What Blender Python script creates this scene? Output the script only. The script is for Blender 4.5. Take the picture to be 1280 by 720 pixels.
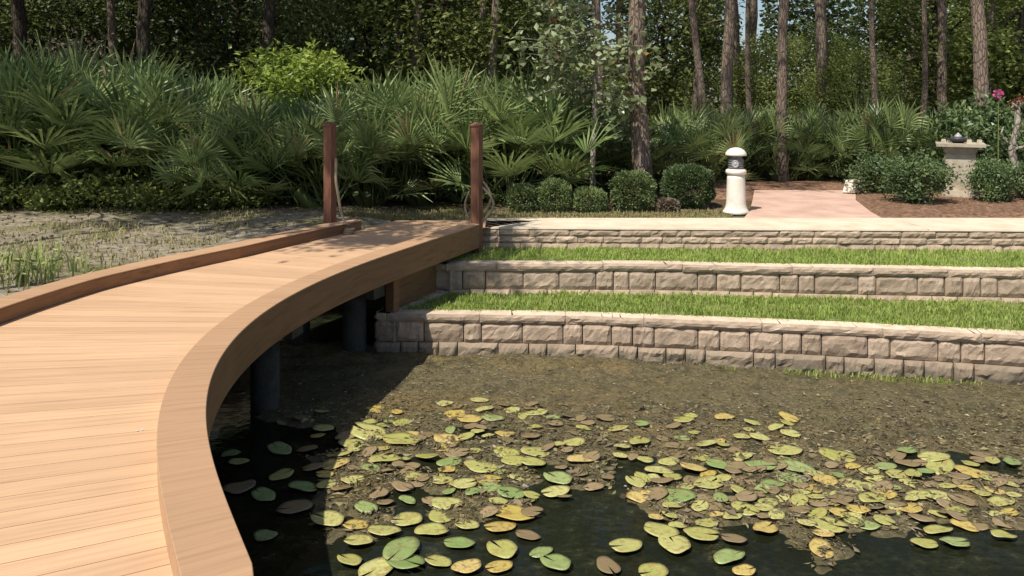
import bpy, math, random
import numpy as np
from mathutils import Vector, Matrix, noise
C = bpy.context.scene
for o in list(bpy.data.objects): bpy.data.objects.remove(o)
COL = C.collection
R = math.radians
rnd = random.Random(7)

# ------------------------------------------------------------------ camera, sky, sun, exposure
cd = bpy.data.cameras.new('camera'); cam = bpy.data.objects.new('camera', cd); COL.objects.link(cam)
cam.location = (0, 0, 1.6); cam.rotation_euler = (R(90), 0, 0)
cd.sensor_width = 36; cd.lens = 36*1000/1280; cd.shift_y = -235/1280
cd.clip_start = .05; cd.clip_end = 1000
C.camera = cam
SUN = Vector((.42, .50, -1)).normalized()            # the way the sunlight travels
w = bpy.data.worlds.new('World'); C.world = w; w.use_nodes = True
nt = w.node_tree; bg = nt.nodes['Background']
sky = nt.nodes.new('ShaderNodeTexSky'); sky.sky_type = 'NISHITA'; sky.sun_disc = False
sky.sun_elevation = math.asin(-SUN.z); sky.sun_rotation = math.atan2(-SUN.x, -SUN.y)
sky.air_density = 1.0; sky.dust_density = 1.5
nt.links.new(sky.outputs[0], bg.inputs[0]); bg.inputs[1].default_value = .10
sd = bpy.data.lights.new('sun', 'SUN'); sd.energy = 5.0; sd.angle = R(.53); sd.color = (1, .94, .84)
so = bpy.data.objects.new('sun', sd); COL.objects.link(so)
so.rotation_euler = SUN.to_track_quat('-Z', 'Y').to_euler(); so.location = (-8, -8, 25)
C.view_settings.view_transform = 'Standard'; C.view_settings.look = 'None'
C.view_settings.exposure = .25; C.view_settings.gamma = 1; C.view_settings.use_curve_mapping = False
C.cycles.max_bounces = 6; C.cycles.transparent_max_bounces = 4

# ------------------------------------------------------------------ helpers
def W(px, py, z):                                     # where a sight line meets a level z, as a real place
    D = (1.6-z)*1000/(py-125); return ((px-640)*D/1000, D)

class MB:
    def __init__(s): s.v = []; s.f = []; s.t = []; s.m = []; s.mi = 0
    def add(s, vs, fs, t=.5):
        b = len(s.v); s.v += [tuple(p) for p in vs]
        for f in fs: s.f.append(tuple(b+i for i in f)); s.t.append(t); s.m.append(s.mi)
    def box(s, lo, hi, t=.5, M=None, taper=0):
        x0, y0, z0 = lo; x1, y1, z1 = hi; k = taper
        vs = [(x0,y0,z0),(x1,y0,z0),(x1,y1,z0),(x0,y1,z0),(x0+k,y0+k,z1),(x1-k,y0+k,z1),(x1-k,y1-k,z1),(x0+k,y1-k,z1)]
        if M is not None: vs = [M @ Vector(p) for p in vs]
        s.add(vs, [(3,2,1,0),(4,5,6,7),(0,1,5,4),(1,2,6,5),(2,3,7,6),(3,0,4,7)], t)
    def lathe(s, prof, n=24, t=.5, M=None):
        vs = []; fs = []
        for r, z in prof:
            for i in range(n):
                a = 2*math.pi*i/n; vs.append((r*math.cos(a), r*math.sin(a), z))
        for j in range(len(prof)-1):
            for i in range(n):
                k = (i+1) % n; fs.append((j*n+i, j*n+k, (j+1)*n+k, (j+1)*n+i))
        fs.append(tuple(range(n-1, -1, -1))); fs.append(tuple((len(prof)-1)*n+i for i in range(n)))
        if M is not None: vs = [M @ Vector(p) for p in vs]
        s.add(vs, fs, t)
    def tube(s, pts, rad, n=7, t=.5, cap=True):
        pts = [Vector(p) for p in pts]; L = len(pts)
        if not hasattr(rad, '__len__'): rad = [rad]*L
        vs = []; fs = []
        d0 = (pts[1]-pts[0]).normalized()
        u = d0.orthogonal().normalized()
        for i, p in enumerate(pts):
            d = (pts[min(i+1, L-1)]-pts[max(i-1, 0)]).normalized()
            u = (u-d*u.dot(d)).normalized(); vv = d.cross(u)
            for k in range(n):
                a = 2*math.pi*k/n; vs.append(p+(u*math.cos(a)+vv*math.sin(a))*rad[i])
        for i in range(L-1):
            for k in range(n):
                q = (k+1) % n; fs.append((i*n+k, i*n+q, (i+1)*n+q, (i+1)*n+k))
        if cap: fs.append(tuple(range(n-1, -1, -1))); fs.append(tuple((L-1)*n+k for k in range(n)))
        s.add(vs, fs, t)
    def build(s, name, mats, parent=None, smooth=False):
        me = bpy.data.meshes.new(name); me.from_pydata(s.v, [], s.f)
        if not isinstance(mats, (list, tuple)): mats = [mats]
        for m in mats: me.materials.append(m)
        if len(mats) > 1: me.polygons.foreach_set('material_index', s.m)
        at = me.attributes.new('tint', 'FLOAT', 'FACE'); at.data.foreach_set('value', s.t)
        if smooth: me.polygons.foreach_set('use_smooth', [True]*len(s.f))
        me.update()
        o = bpy.data.objects.new(name, me); COL.objects.link(o)
        if parent is not None: o.parent = parent
        return o

def tag(o, label, cat, group=None, kind=None):
    o['label'] = label; o['category'] = cat
    if group: o['group'] = group
    if kind: o['kind'] = kind
    return o
def empty(name, loc, label, cat, group=None, rz=0, sc=1):
    o = bpy.data.objects.new(name, None); COL.objects.link(o); o.location = loc; o.rotation_euler = (0, 0, rz)
    o.empty_display_size = .1
    o.scale = (sc, sc, sc) if not hasattr(sc, '__len__') else sc
    return tag(o, label, cat, group)
def dup(root, loc, rz, sc, label, group=None, tilt=(0, 0)):
    r = root.copy(); COL.objects.link(r)
    for ch in root.children:
        c = ch.copy(); COL.objects.link(c); c.parent = r
        for g in ch.children:
            d = g.copy(); COL.objects.link(d); d.parent = c
    put(r, loc, rz, sc, label, group, tilt); return r
def put(r, loc, rz, sc, label, group=None, tilt=(0, 0)):
    r.location = loc; r.rotation_euler = (tilt[0], tilt[1], rz)
    r.scale = (sc, sc, sc) if not hasattr(sc, '__len__') else sc
    r['label'] = label
    if group: r['group'] = group
    elif 'group' in r: del r['group']
class Proto:                                          # first use places the source itself, later ones copy it
    def __init__(s, make): s.make = make; s.src = None
    def place(s, loc, rz, sc, label, group=None, tilt=(0, 0)):
        if s.src is None:
            s.src = s.make(); put(s.src, loc, rz, sc, label, group, tilt); return s.src
        return dup(s.src, loc, rz, sc, label, group, tilt)

# ------------------------------------------------------------------ materials
class NT:
    def __init__(s, name):
        s.m = bpy.data.materials.new(name); s.m.use_nodes = True; s.t = s.m.node_tree
        s.b = s.t.nodes['Principled BSDF']; s.out = s.t.nodes['Material Output']
    def n(s, ty, **kw):
        x = s.t.nodes.new(ty)
        for k, v in kw.items():
            if k.startswith('i_'): x.inputs[k[2:].replace('_', ' ')].default_value = v
            else: setattr(x, k, v)
        return x
    def l(s, a, b): s.t.links.new(a, b)
    def coord(s, kind='Object', scale=(1, 1, 1)):
        tc = s.n('ShaderNodeTexCoord'); mp = s.n('ShaderNodeMapping'); mp.inputs['Scale'].default_value = scale
        s.l(tc.outputs[kind], mp.inputs[0]); return mp.outputs[0]
    def geo(s, scale=(1, 1, 1)):
        g = s.n('ShaderNodeNewGeometry'); mp = s.n('ShaderNodeMapping'); mp.inputs['Scale'].default_value = scale
        s.l(g.outputs['Position'], mp.inputs[0]); return mp.outputs[0]
    def noise(s, vec, scale, detail=5, rough=.55, dist=0):
        x = s.n('ShaderNodeTexNoise', i_Scale=scale, i_Detail=detail, i_Roughness=rough, i_Distortion=dist); s.l(vec, x.inputs['Vector']); return x.outputs['Fac']
    def ramp(s, fac, stops):
        r = s.n('ShaderNodeValToRGB'); el = r.color_ramp.elements
        while len(el) < len(stops): el.new(.5)
        for e, (p, c) in zip(el, stops): e.position = p; e.color = (*c, 1) if len(c) == 3 else c
        s.l(fac, r.inputs[0]); return r.outputs[0]
    def mix(s, fac, a, b, mode='MIX'):
        x = s.n('ShaderNodeMix', data_type='RGBA', blend_type=mode)
        for sock, v in ((x.inputs[0], fac), (x.inputs[6], a), (x.inputs[7], b)):
            if hasattr(v, 'is_output'): s.l(v, sock)
            elif isinstance(v, (int, float)): sock.default_value = v
            else: sock.default_value = (*v, 1)
        return x.outputs[2]
    def tint(s): return s.n('ShaderNodeAttribute', attribute_name='tint').outputs['Fac']
    def orand(s): return s.n('ShaderNodeObjectInfo').outputs['Random']
    def math(s, op, a, b=0.0):
        x = s.n('ShaderNodeMath', operation=op)
        for i, v in enumerate((a, b)):
            if hasattr(v, 'is_output'): s.l(v, x.inputs[i])
            else: x.inputs[i].default_value = v
        return x.outputs[0]
    def bump(s, h, strength=.3, dist=.01):
        b = s.n('ShaderNodeBump'); b.inputs['Strength'].default_value = strength; b.inputs['Distance'].default_value = dist
        s.l(h, b.inputs['Height']); s.l(b.outputs[0], s.b.inputs['Normal'])
    def base(s, c, rough=.7, spec=.4):
        if hasattr(c, 'is_output'): s.l(c, s.b.inputs['Base Color'])
        else: s.b.inputs['Base Color'].default_value = (*c, 1)
        s.b.inputs['Roughness'].default_value = rough; s.b.inputs['Specular IOR Level'].default_value = spec
        return s.m

def leaf_mat(name, dark, light, rough=.45, transl=.25, spec=.4, dry=None, drymin=.93):
    g = NT(name); t = g.tint()
    c = g.mix(t, dark, light)
    v = g.math('MULTIPLY_ADD', g.orand(), .5); v.node.inputs[2].default_value = .75
    c = g.mix(1.0, c, g.n('ShaderNodeCombineColor').outputs[0], 'MULTIPLY')
    cc = c.node.inputs[7].links[0].from_node
    for i in range(3): g.l(v, cc.inputs[i])
    if dry is not None:
        k = g.math('GREATER_THAN', t, drymin); c = g.mix(k, c, dry)
    g.base(c, rough, spec)
    tr = g.n('ShaderNodeBsdfTranslucent'); g.l(c, tr.inputs[0])
    ms = g.n('ShaderNodeMixShader'); ms.inputs[0].default_value = transl
    g.l(g.b.outputs[0], ms.inputs[1]); g.l(tr.outputs[0], ms.inputs[2]); g.l(ms.outputs[0], g.out.inputs[0])
    return g.m

M = {}
# deck boards: grain runs along the board (tint = board value); uv-free, in polar space about the curve's centre
CX, CY = 4.24, 5.60
def deck_mat(name, base, dark, across, var=.34, rough=.62):
    g = NT(name)
    p = g.n('ShaderNodeNewGeometry').outputs['Position']
    sp = g.n('ShaderNodeSeparateXYZ'); g.l(p, sp.inputs[0])
    dx = g.math('SUBTRACT', sp.outputs[0], CX); dy = g.math('SUBTRACT', sp.outputs[1], CY)
    r = g.math('SQRT', g.math('ADD', g.math('MULTIPLY', dx, dx), g.math('MULTIPLY', dy, dy)))
    a = g.math('MULTIPLY', g.math('ARCTAN2', dy, g.math('MULTIPLY', dx, -1)), 7.0)
    cb = g.n('ShaderNodeCombineXYZ')
    if across: g.l(g.math('MULTIPLY', r, .8), cb.inputs[0]); g.l(g.math('MULTIPLY', a, 22), cb.inputs[1])
    else: g.l(g.math('MULTIPLY', r, 22), cb.inputs[0]); g.l(g.math('MULTIPLY', a, .8), cb.inputs[1])
    g.l(g.math('MULTIPLY', sp.outputs[2], 22), cb.inputs[2])
    n1 = g.noise(cb.outputs[0], 1.6, 6, .6, .3)
    n2 = g.noise(p, 1.3, 3)
    c = g.ramp(n1, [(.28, dark), (.5, base), (.75, tuple(min(1, x*1.12) for x in base))])
    tv = g.math('MULTIPLY_ADD', g.tint(), var); tv.node.inputs[2].default_value = 1-var*.5
    tc = g.n('ShaderNodeCombineColor')
    for i in range(3): g.l(tv, tc.inputs[i])
    c = g.mix(1.0, c, tc.outputs[0], 'MULTIPLY')
    c = g.mix(g.math('MULTIPLY', g.ramp(n2, [(.45, (0, 0, 0)), (.7, (1, 1, 1))]), .25), c, tuple(x*.72 for x in base))
    g.bump(n1, .22, .004)
    return g.base(c, rough, .3)
M['deck'] = deck_mat('deck_composite', (.545, .35, .21), (.43, .265, .15), True, .2)
M['curb'] = deck_mat('curb_composite', (.42, .26, .15), (.32, .19, .105), True, .2)
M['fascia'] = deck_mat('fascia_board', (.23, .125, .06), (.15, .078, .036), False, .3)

def stone_mat(name, a, b, c3, moss=0):
    g = NT(name); p = g.geo()
    n1 = g.noise(p, 9, 7, .65); n2 = g.noise(p, 60, 4); n3 = g.noise(p, 2.2, 3)
    c = g.ramp(n1, [(.3, b), (.5, a), (.7, c3)])
    tv = g.math('MULTIPLY_ADD', g.tint(), .3); tv.node.inputs[2].default_value = .85
    tc = g.n('ShaderNodeCombineColor')
    for i in range(3): g.l(tv, tc.inputs[i])
    c = g.mix(1.0, c, tc.outputs[0], 'MULTIPLY')
    c = g.mix(g.math('MULTIPLY', g.ramp(n3, [(.5, (0, 0, 0)), (.75, (1, 1, 1))]), .35), c, (.30, .22, .15))
    if moss:
        z = g.n('ShaderNodeSeparateXYZ'); g.l(g.n('ShaderNodeNewGeometry').outputs['Position'], z.inputs[0])
        mr = g.n('ShaderNodeMapRange'); mr.inputs[1].default_value = -.80; mr.inputs[2].default_value = -.96; g.l(z.outputs[2], mr.inputs[0])
        k = g.math('MULTIPLY', mr.outputs[0], g.ramp(n1, [(.35, (.3, .3, .3)), (.6, (1, 1, 1))]))
        c = g.mix(g.math('MULTIPLY', k, .85), c, (.085, .08, .055))
    hh = g.math('ADD', n1, g.math('MULTIPLY', n2, .35))
    g.bump(hh, .45, .02)
    return g.base(c, .9, .2)
M['stone'] = stone_mat('split_stone', (.39, .298, .218), (.29, .22, .16), (.47, .372, .285), 1)
M['coping'] = stone_mat('coping_stone', (.58, .47, .345), (.47, .365, .26), (.66, .55, .42))

def speckle(name, stops, scale=6, fine=80, bump=.2, rough=.9, bd=.01):
    g = NT(name); p = g.geo()
    n1 = g.noise(p, scale, 6, .6); n2 = g.noise(p, fine, 3)
    h = g.math('ADD', g.math('MULTIPLY', n1, .65), g.math('MULTIPLY', n2, .35))
    c = g.ramp(h, stops); g.bump(g.math('ADD', n1, g.math('MULTIPLY', n2, .6)), bump, bd)
    return g.base(c, rough, .25)
M['concrete'] = speckle('path_concrete', [(.35, (.50, .40, .28)), (.5, (.62, .52, .39)), (.65, (.70, .60, .46))], 3, 120, .15)
M['mulch'] = speckle('pine_mulch', [(.35, (.09, .045, .026)), (.5, (.20, .11, .065)), (.62, (.34, .215, .14))], 14, 90, .8, .95, .03)
M['white'] = speckle('white_paint', [(.35, (.55, .50, .42)), (.45, (.68, .63, .545)), (.65, (.74, .70, .62))], 5, 60, .1, .6)
M['pedestal'] = speckle('weathered_concrete', [(.35, (.24, .20, .145)), (.5, (.41, .355, .275)), (.65, (.50, .44, .35))], 6, 70, .3)
M['soil'] = speckle('lawn_soil', [(.35, (.08, .10, .03)), (.5, (.14, .17, .045)), (.65, (.22, .22, .09))], 8, 60, .5)

g = NT('brick_pavers'); p = g.geo()
br = g.n('ShaderNodeTexBrick'); br.inputs['Scale'].default_value = 5; g.l(p, br.inputs['Vector'])
br.inputs['Color1'].default_value = (.52, .33, .25, 1); br.inputs['Color2'].default_value = (.60, .41, .32, 1); br.inputs['Mortar'].default_value = (.42, .28, .22, 1)
br.inputs['Mortar Size'].default_value = .012
g.l(g.mix(.5, br.outputs[0], g.ramp(g.noise(p, 2.5, 5), [(.35, (.38, .24, .175)), (.65, (.60, .42, .32))])), g.b.inputs['Base Color'])
g.b.inputs['Roughness'].default_value = .85; M['brick'] = g.m

g = NT('bank_ground'); p = g.geo()
n1 = g.noise(p, 1.1, 6, .62, .5); n2 = g.noise(p, 9, 6, .65); n3 = g.noise(p, 70, 3)
sand = g.ramp(n2, [(.32, (.13, .105, .065)), (.5, (.24, .205, .145)), (.66, (.34, .30, .24))])
dirt = g.ramp(n2, [(.3, (.05, .035, .02)), (.55, (.11, .075, .04)), (.7, (.17, .12, .06))])
sp = g.n('ShaderNodeSeparateXYZ'); g.l(p, sp.inputs[0])
mr = g.n('ShaderNodeMapRange'); mr.inputs[1].default_value = 11.3; mr.inputs[2].default_value = 12.4
g.l(g.math('ADD', sp.outputs[1], g.math('MULTIPLY_ADD', n1, 2.0)), mr.inputs[0])
mr.inputs[0].links[0].from_node.inputs[1].links[0].from_node.inputs[2].default_value = -1.0
c = g.mix(mr.outputs[0], sand, dirt)
c = g.mix(g.ramp(n1, [(.52, (0, 0, 0)), (.62, (.8, .8, .8))]), c, g.ramp(n2, [(.35, (.06, .07, .02)), (.6, (.16, .16, .06))]))
c = g.mix(g.math('MULTIPLY', g.ramp(n3, [(.55, (0, 0, 0)), (.7, (1, 1, 1))]), .35), c, (.07, .045, .025))
zz = g.n('ShaderNodeMapRange'); zz.inputs[1].default_value = -.12; zz.inputs[2].default_value = -.5; g.l(sp.outputs[2], zz.inputs[0])
c = g.mix(zz.outputs[0], c, (.03, .025, .017))  # basin slope darkens with depth: painted shade beneath the boardwalk
g.bump(g.math('ADD', n2, g.math('MULTIPLY', n3, .4)), .7, .04); M['ground'] = g.base(c, .95, .15)

g = NT('pond_water'); p = g.geo((1, 1, 1))
n1 = g.noise(p, 3.2, 3, .5, .3); n2 = g.noise(g.geo((.6, 1.5, 1)), 11, 3)
g.bump(g.math('ADD', n1, g.math('MULTIPLY', n2, .2)), .14, .05)
n3 = g.noise(p, 2.4, 6, .7, 1.0); n4 = g.noise(g.geo((1, 1.6, 1)), 16, 4, .65)
mk = g.math('MULTIPLY', n3, n4)
g.base(g.ramp(mk, [(.22, (.010, .012, .006)), (.34, (.020, .022, .011)), (.48, (.075, .065, .03))]), .04, .5); g.b.inputs['IOR'].default_value = 1.33; M['water'] = g.m

g = NT('weed_mat'); p = g.geo()
n1 = g.noise(p, 2.0, 6, .65, .6); n2 = g.noise(p, 26, 6, .7); n3 = g.noise(p, 130, 3)
c = g.ramp(n2, [(.3, (.035, .028, .014)), (.47, (.125, .098, .052)), (.6, (.20, .16, .088)), (.75, (.30, .245, .145))])
c = g.mix(g.ramp(n1, [(.42, (0, 0, 0)), (.6, (.6, .6, .6))]), c, g.ramp(n2, [(.35, (.06, .052, .018)), (.6, (.20, .165, .06))]))
g.bump(g.math('ADD', n2, g.math('MULTIPLY', n3, .5)), 1.0, .025); n4 = g.noise(g.geo((.55, 1.3, 1)), 1.5, 4, .6, .8); n5 = g.noise(p, 5.5, 5, .65, .5)
c = g.mix(g.math('MULTIPLY', g.ramp(n4, [(.5, (0, 0, 0)), (.66, (1, 1, 1))]), .7), c, g.ramp(n2, [(.3, (.07, .045, .015)), (.6, (.30, .205, .085))]))
c = g.mix(g.math('MULTIPLY', g.ramp(n5, [(.36, (1, 1, 1)), (.50, (0, 0, 0))]), .8), c, (.035, .03, .017))
M['weed'] = g.base(g.mix(.22, c, (.085, .085, .028)), .3, .5)
g = NT('weed_scrap'); t = g.tint()
M['scrap'] = g.base(g.ramp(t, [(0, (.05, .04, .02)), (.4, (.135, .105, .058)), (.7, (.205, .16, .09)), (.9, (.20, .18, .07)), (1, (.34, .28, .17))]), .45, .4)

def bark(name, a, b, vs=(20, 20, 5), sc=1.0):
    g = NT(name); p = g.coord('Object', vs)
    v = g.n('ShaderNodeTexVoronoi', feature='DISTANCE_TO_EDGE'); v.inputs['Scale'].default_value = sc; g.l(p, v.inputs['Vector'])
    n = g.noise(p, 2.5, 6, .65)
    h = g.math('MULTIPLY', g.ramp(v.outputs[0], [(0, (0, 0, 0)), (.16, (1, 1, 1))]), n)
    c = g.ramp(h, [(.05, tuple(x*.55 for x in a)), (.35, a), (.65, b)])
    g.bump(h, .9, .03); return g.base(c, .95, .1)
M['pine_bark'] = bark('pine_bark', (.21, .16, .125), (.30, .235, .185))
M['dark_bark'] = bark('dark_bark', (.07, .055, .042), (.11, .09, .07))
M['pale_bark'] = bark('pale_bark', (.26, .23, .185), (.42, .38, .31), (14, 14, 7))
g = NT('post_stain'); p = g.coord('Object', (30, 30, 2.5)); n1 = g.noise(p, 2, 6, .6)
g.bump(n1, .25, .004); M['post'] = g.base(g.ramp(n1, [(.3, (.11, .046, .026)), (.6, (.20, .088, .052)), (.8, (.26, .12, .075))]), .6, .35)
g = NT('rope'); p = g.coord('Object', (1, 1, 1)); wv = g.n('ShaderNodeTexWave', i_Scale=60, i_Distortion=2); g.l(p, wv.inputs[0])
g.bump(wv.outputs['Fac'], .6, .004); M['rope'] = g.base(g.ramp(wv.outputs['Fac'], [(0, (.20, .15, .10)), (1, (.42, .34, .25))]), .9, .1)
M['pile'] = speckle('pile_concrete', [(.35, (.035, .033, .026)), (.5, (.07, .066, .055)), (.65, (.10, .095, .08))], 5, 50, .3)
M['dark_metal'] = NT('dark_metal').base((.045, .042, .045), .45, .5)
M['housing'] = NT('housing_grey').base((.17, .165, .17), .5, .4)
M['lens'] = NT('lens_grey').base((.34, .33, .35), .3, .5)
M['screw'] = NT('screw_steel').base((.55, .53, .50), .4, .5)
M['palm'] = leaf_mat('palmetto_leaf', (.065, .115, .032), (.33, .40, .15), .36, .28, .42, (.36, .27, .13), .965)
M['oak'] = leaf_mat('oak_leaf', (.045, .07, .022), (.15, .185, .055), .55, .35)
M['lit'] = leaf_mat('sunlit_leaf', (.09, .135, .03), (.36, .40, .115), .5, .45)  # sunlight on the right wood painted in as brighter leaf greens
M['lime'] = leaf_mat('lime_leaf', (.17, .25, .035), (.36, .44, .09), .45, .4)
M['needle'] = leaf_mat('pine_needle', (.035, .06, .02), (.12, .15, .05), .5, .2)
M['box'] = leaf_mat('clipped_leaf', (.085, .135, .045), (.31, .38, .15), .5, .25, .35)
M['gloss'] = leaf_mat('bush_leaf', (.045, .08, .028), (.16, .22, .085), .4, .25, .4)
M['round'] = leaf_mat('broad_pale_leaf', (.16, .21, .08), (.42, .46, .26), .35, .35, .6, (.36, .17, .06), .97)
M['twig'] = leaf_mat('grey_brown_leaf', (.10, .075, .05), (.22, .17, .12), .7, .15)
M['grass'] = leaf_mat('grass_blade', (.17, .25, .045), (.38, .46, .12), .55, .4, .3, (.42, .37, .17), .93)
M['drygrass'] = leaf_mat('dry_grass_blade', (.20, .19, .07), (.40, .34, .16), .6, .25, .3)
M['weedgreen'] = leaf_mat('weed_leaf', (.20, .26, .07), (.42, .46, .18), .5, .4)
M['pink'] = leaf_mat('pink_petal', (.62, .07, .26), (.80, .25, .50), .5, .3)
M['red'] = leaf_mat('red_leaf', (.20, .05, .025), (.36, .14, .07), .5, .2)
def pad_mat(name, a, b, edge, blot):
    g = NT(name); p = g.coord('Object')
    r = g.n('ShaderNodeVectorMath', operation='LENGTH'); g.l(p, r.inputs[0])
    wv = g.noise(p, 5, 5, .6); rn = g.orand()
    nn = g.n('ShaderNodeTexNoise', noise_dimensions='4D', i_Scale=3.5, i_Detail=5); g.l(p, nn.inputs['Vector']); g.l(g.math('MULTIPLY', rn, 40), nn.inputs['W'])
    c = g.mix(rn, a, b)
    c = g.mix(g.ramp(nn.outputs['Fac'], [(.5, (0, 0, 0)), (.62, (1, 1, 1))]), c, blot)
    rr = g.n('ShaderNodeMapRange'); rr.inputs[1].default_value = .75; rr.inputs[2].default_value = 1.02; g.l(r.outputs['Value'], rr.inputs[0])
    c = g.mix(g.math('MULTIPLY', rr.outputs[0], g.ramp(wv, [(.4, (.1, .1, .1)), (.6, (1, 1, 1))])), c, edge)
    g.bump(wv, .25, .02)
    return g.base(c, .38, .5)
M['pad_green'] = pad_mat('pad_green', (.18, .26, .08), (.27, .33, .125), (.28, .28, .12), (.21, .20, .08))
M['pad_lime'] = pad_mat('pad_yellow_green', (.30, .31, .08), (.43, .42, .165), (.40, .31, .14), (.31, .24, .085))
M['pad_yellow'] = pad_mat('pad_yellow', (.41, .32, .075), (.48, .38, .15), (.33, .21, .075), (.30, .19, .065))
M['pad_brown'] = pad_mat('pad_brown', (.20, .14, .075), (.28, .20, .115), (.14, .095, .05), (.19, .17, .07))

# ------------------------------------------------------------------ ground: one sheet with the pond's basin in it
def sdist(x, y):                                      # > 0 outside the basin
    d = np.hypot(x-CX, y-CY)
    a = (d-7.5)*1.2                                        # left and near shore, under the boardwalk
    right = np.maximum.reduce([(y-9.95)*2, -y-2.2, x-14.0])
    inner = np.maximum(right, 4.0-x)                  # the part right of the curve's centre
    return np.where(x > CX, np.minimum(np.maximum((y-9.95)*2, np.minimum(a, inner)), np.maximum(inner, (y-9.95)*2)), np.maximum(a, (y-9.95)*2))
def axis(lo, hi, step, far):
    c = np.arange(lo, hi+1e-6, step); g_ = [step]
    o = []; s_ = step; v = hi
    while v < far: s_ *= 1.35; v += s_; o.append(v)
    n_ = []; s_ = step; v = lo
    while v > -far: s_ *= 1.35; v -= s_; n_.append(v)
    return np.array(n_[::-1]+list(c)+o)
xs = axis(-11, 15, .18, 260); ys = axis(-6, 17, .18, 260)
X, Y = np.meshgrid(xs, ys)
s_ = np.clip(sdist(X, Y)/.75, 0, 1); s_ = s_*s_*(3-2*s_)
Z = -1.55+s_*1.50
und = np.array([[noise.noise(Vector((x*.55, y*.55, 3)))*.07+noise.noise(Vector((x*2.3, y*2.3, 9)))*.025 for x in xs] for y in ys])
Z += und*np.clip((X < -1.2)*1.0+(Y > 11.6)*.3, 0, 1)*s_
Z += np.where((X < -2.0) & (Y > 6) & (Y < 14), .02, 0)
ny, nx = X.shape
gm = MB(); gm.v = list(map(tuple, np.c_[X.ravel(), Y.ravel(), Z.ravel()]))
gm.f = [(j*nx+i, j*nx+i+1, (j+1)*nx+i+1, (j+1)*nx+i) for j in range(ny-1) for i in range(nx-1)]; gm.t = [.5]*len(gm.f); gm.m = [0]*len(gm.f)
tag(gm.build('ground', M['ground'], None, True), 'sandy bank and forest floor with patchy dry grass around the pond', 'ground', kind='structure')
def gz(x, y):
    i = int(np.clip(np.searchsorted(xs, x), 1, nx-1)); j = int(np.clip(np.searchsorted(ys, y), 1, ny-1))
    fx = (x-xs[i-1])/(xs[i]-xs[i-1]); fy = (y-ys[j-1])/(ys[j]-ys[j-1])
    return float((Z[j-1, i-1]*(1-fx)+Z[j-1, i]*fx)*(1-fy)+(Z[j, i-1]*(1-fx)+Z[j, i]*fx)*fy)
ZW = -1.03
wm = MB(); wm.add([(-4.5, -3.5, ZW), (14.8, -3.5, ZW), (14.8, 10.2, ZW), (-4.5, 10.2, ZW)], [(0, 1, 2, 3)])
tag(wm.build('pond_water', M['water']), 'dark still pond water between the lily pads', 'water', kind='structure')

# ------------------------------------------------------------------ retaining walls
def resample(pts, step):
    P = np.array(pts, float); d = np.r_[0, np.cumsum(np.hypot(*np.diff(P, axis=0).T))]
    n = max(2, int(d[-1]/step)); q = np.linspace(0, d[-1], n)
    return np.c_[np.interp(q, d, P[:, 0]), np.interp(q, d, P[:, 1])], q
def smooth(pts, it=2):
    P = [np.array(p, float) for p in pts]
    for _ in range(it):
        Q = [P[0]]
        for a, b in zip(P[:-1], P[1:]): Q += [a*.75+b*.25, a*.25+b*.75]
        Q.append(P[-1]); P = Q
    return P
def path_at(P, d, s):
    x = np.interp(s, d, P[:, 0]); y = np.interp(s, d, P[:, 1]); e = .03
    a = np.array([np.interp(s-e, d, P[:, 0]), np.interp(s-e, d, P[:, 1])]); b = np.array([np.interp(s+e, d, P[:, 0]), np.interp(s+e, d, P[:, 1])])
    t = (b-a); t /= max(1e-9, np.hypot(*t)); return x, y, t[1], -t[0]     # point and outward normal (towards the pond)
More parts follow.
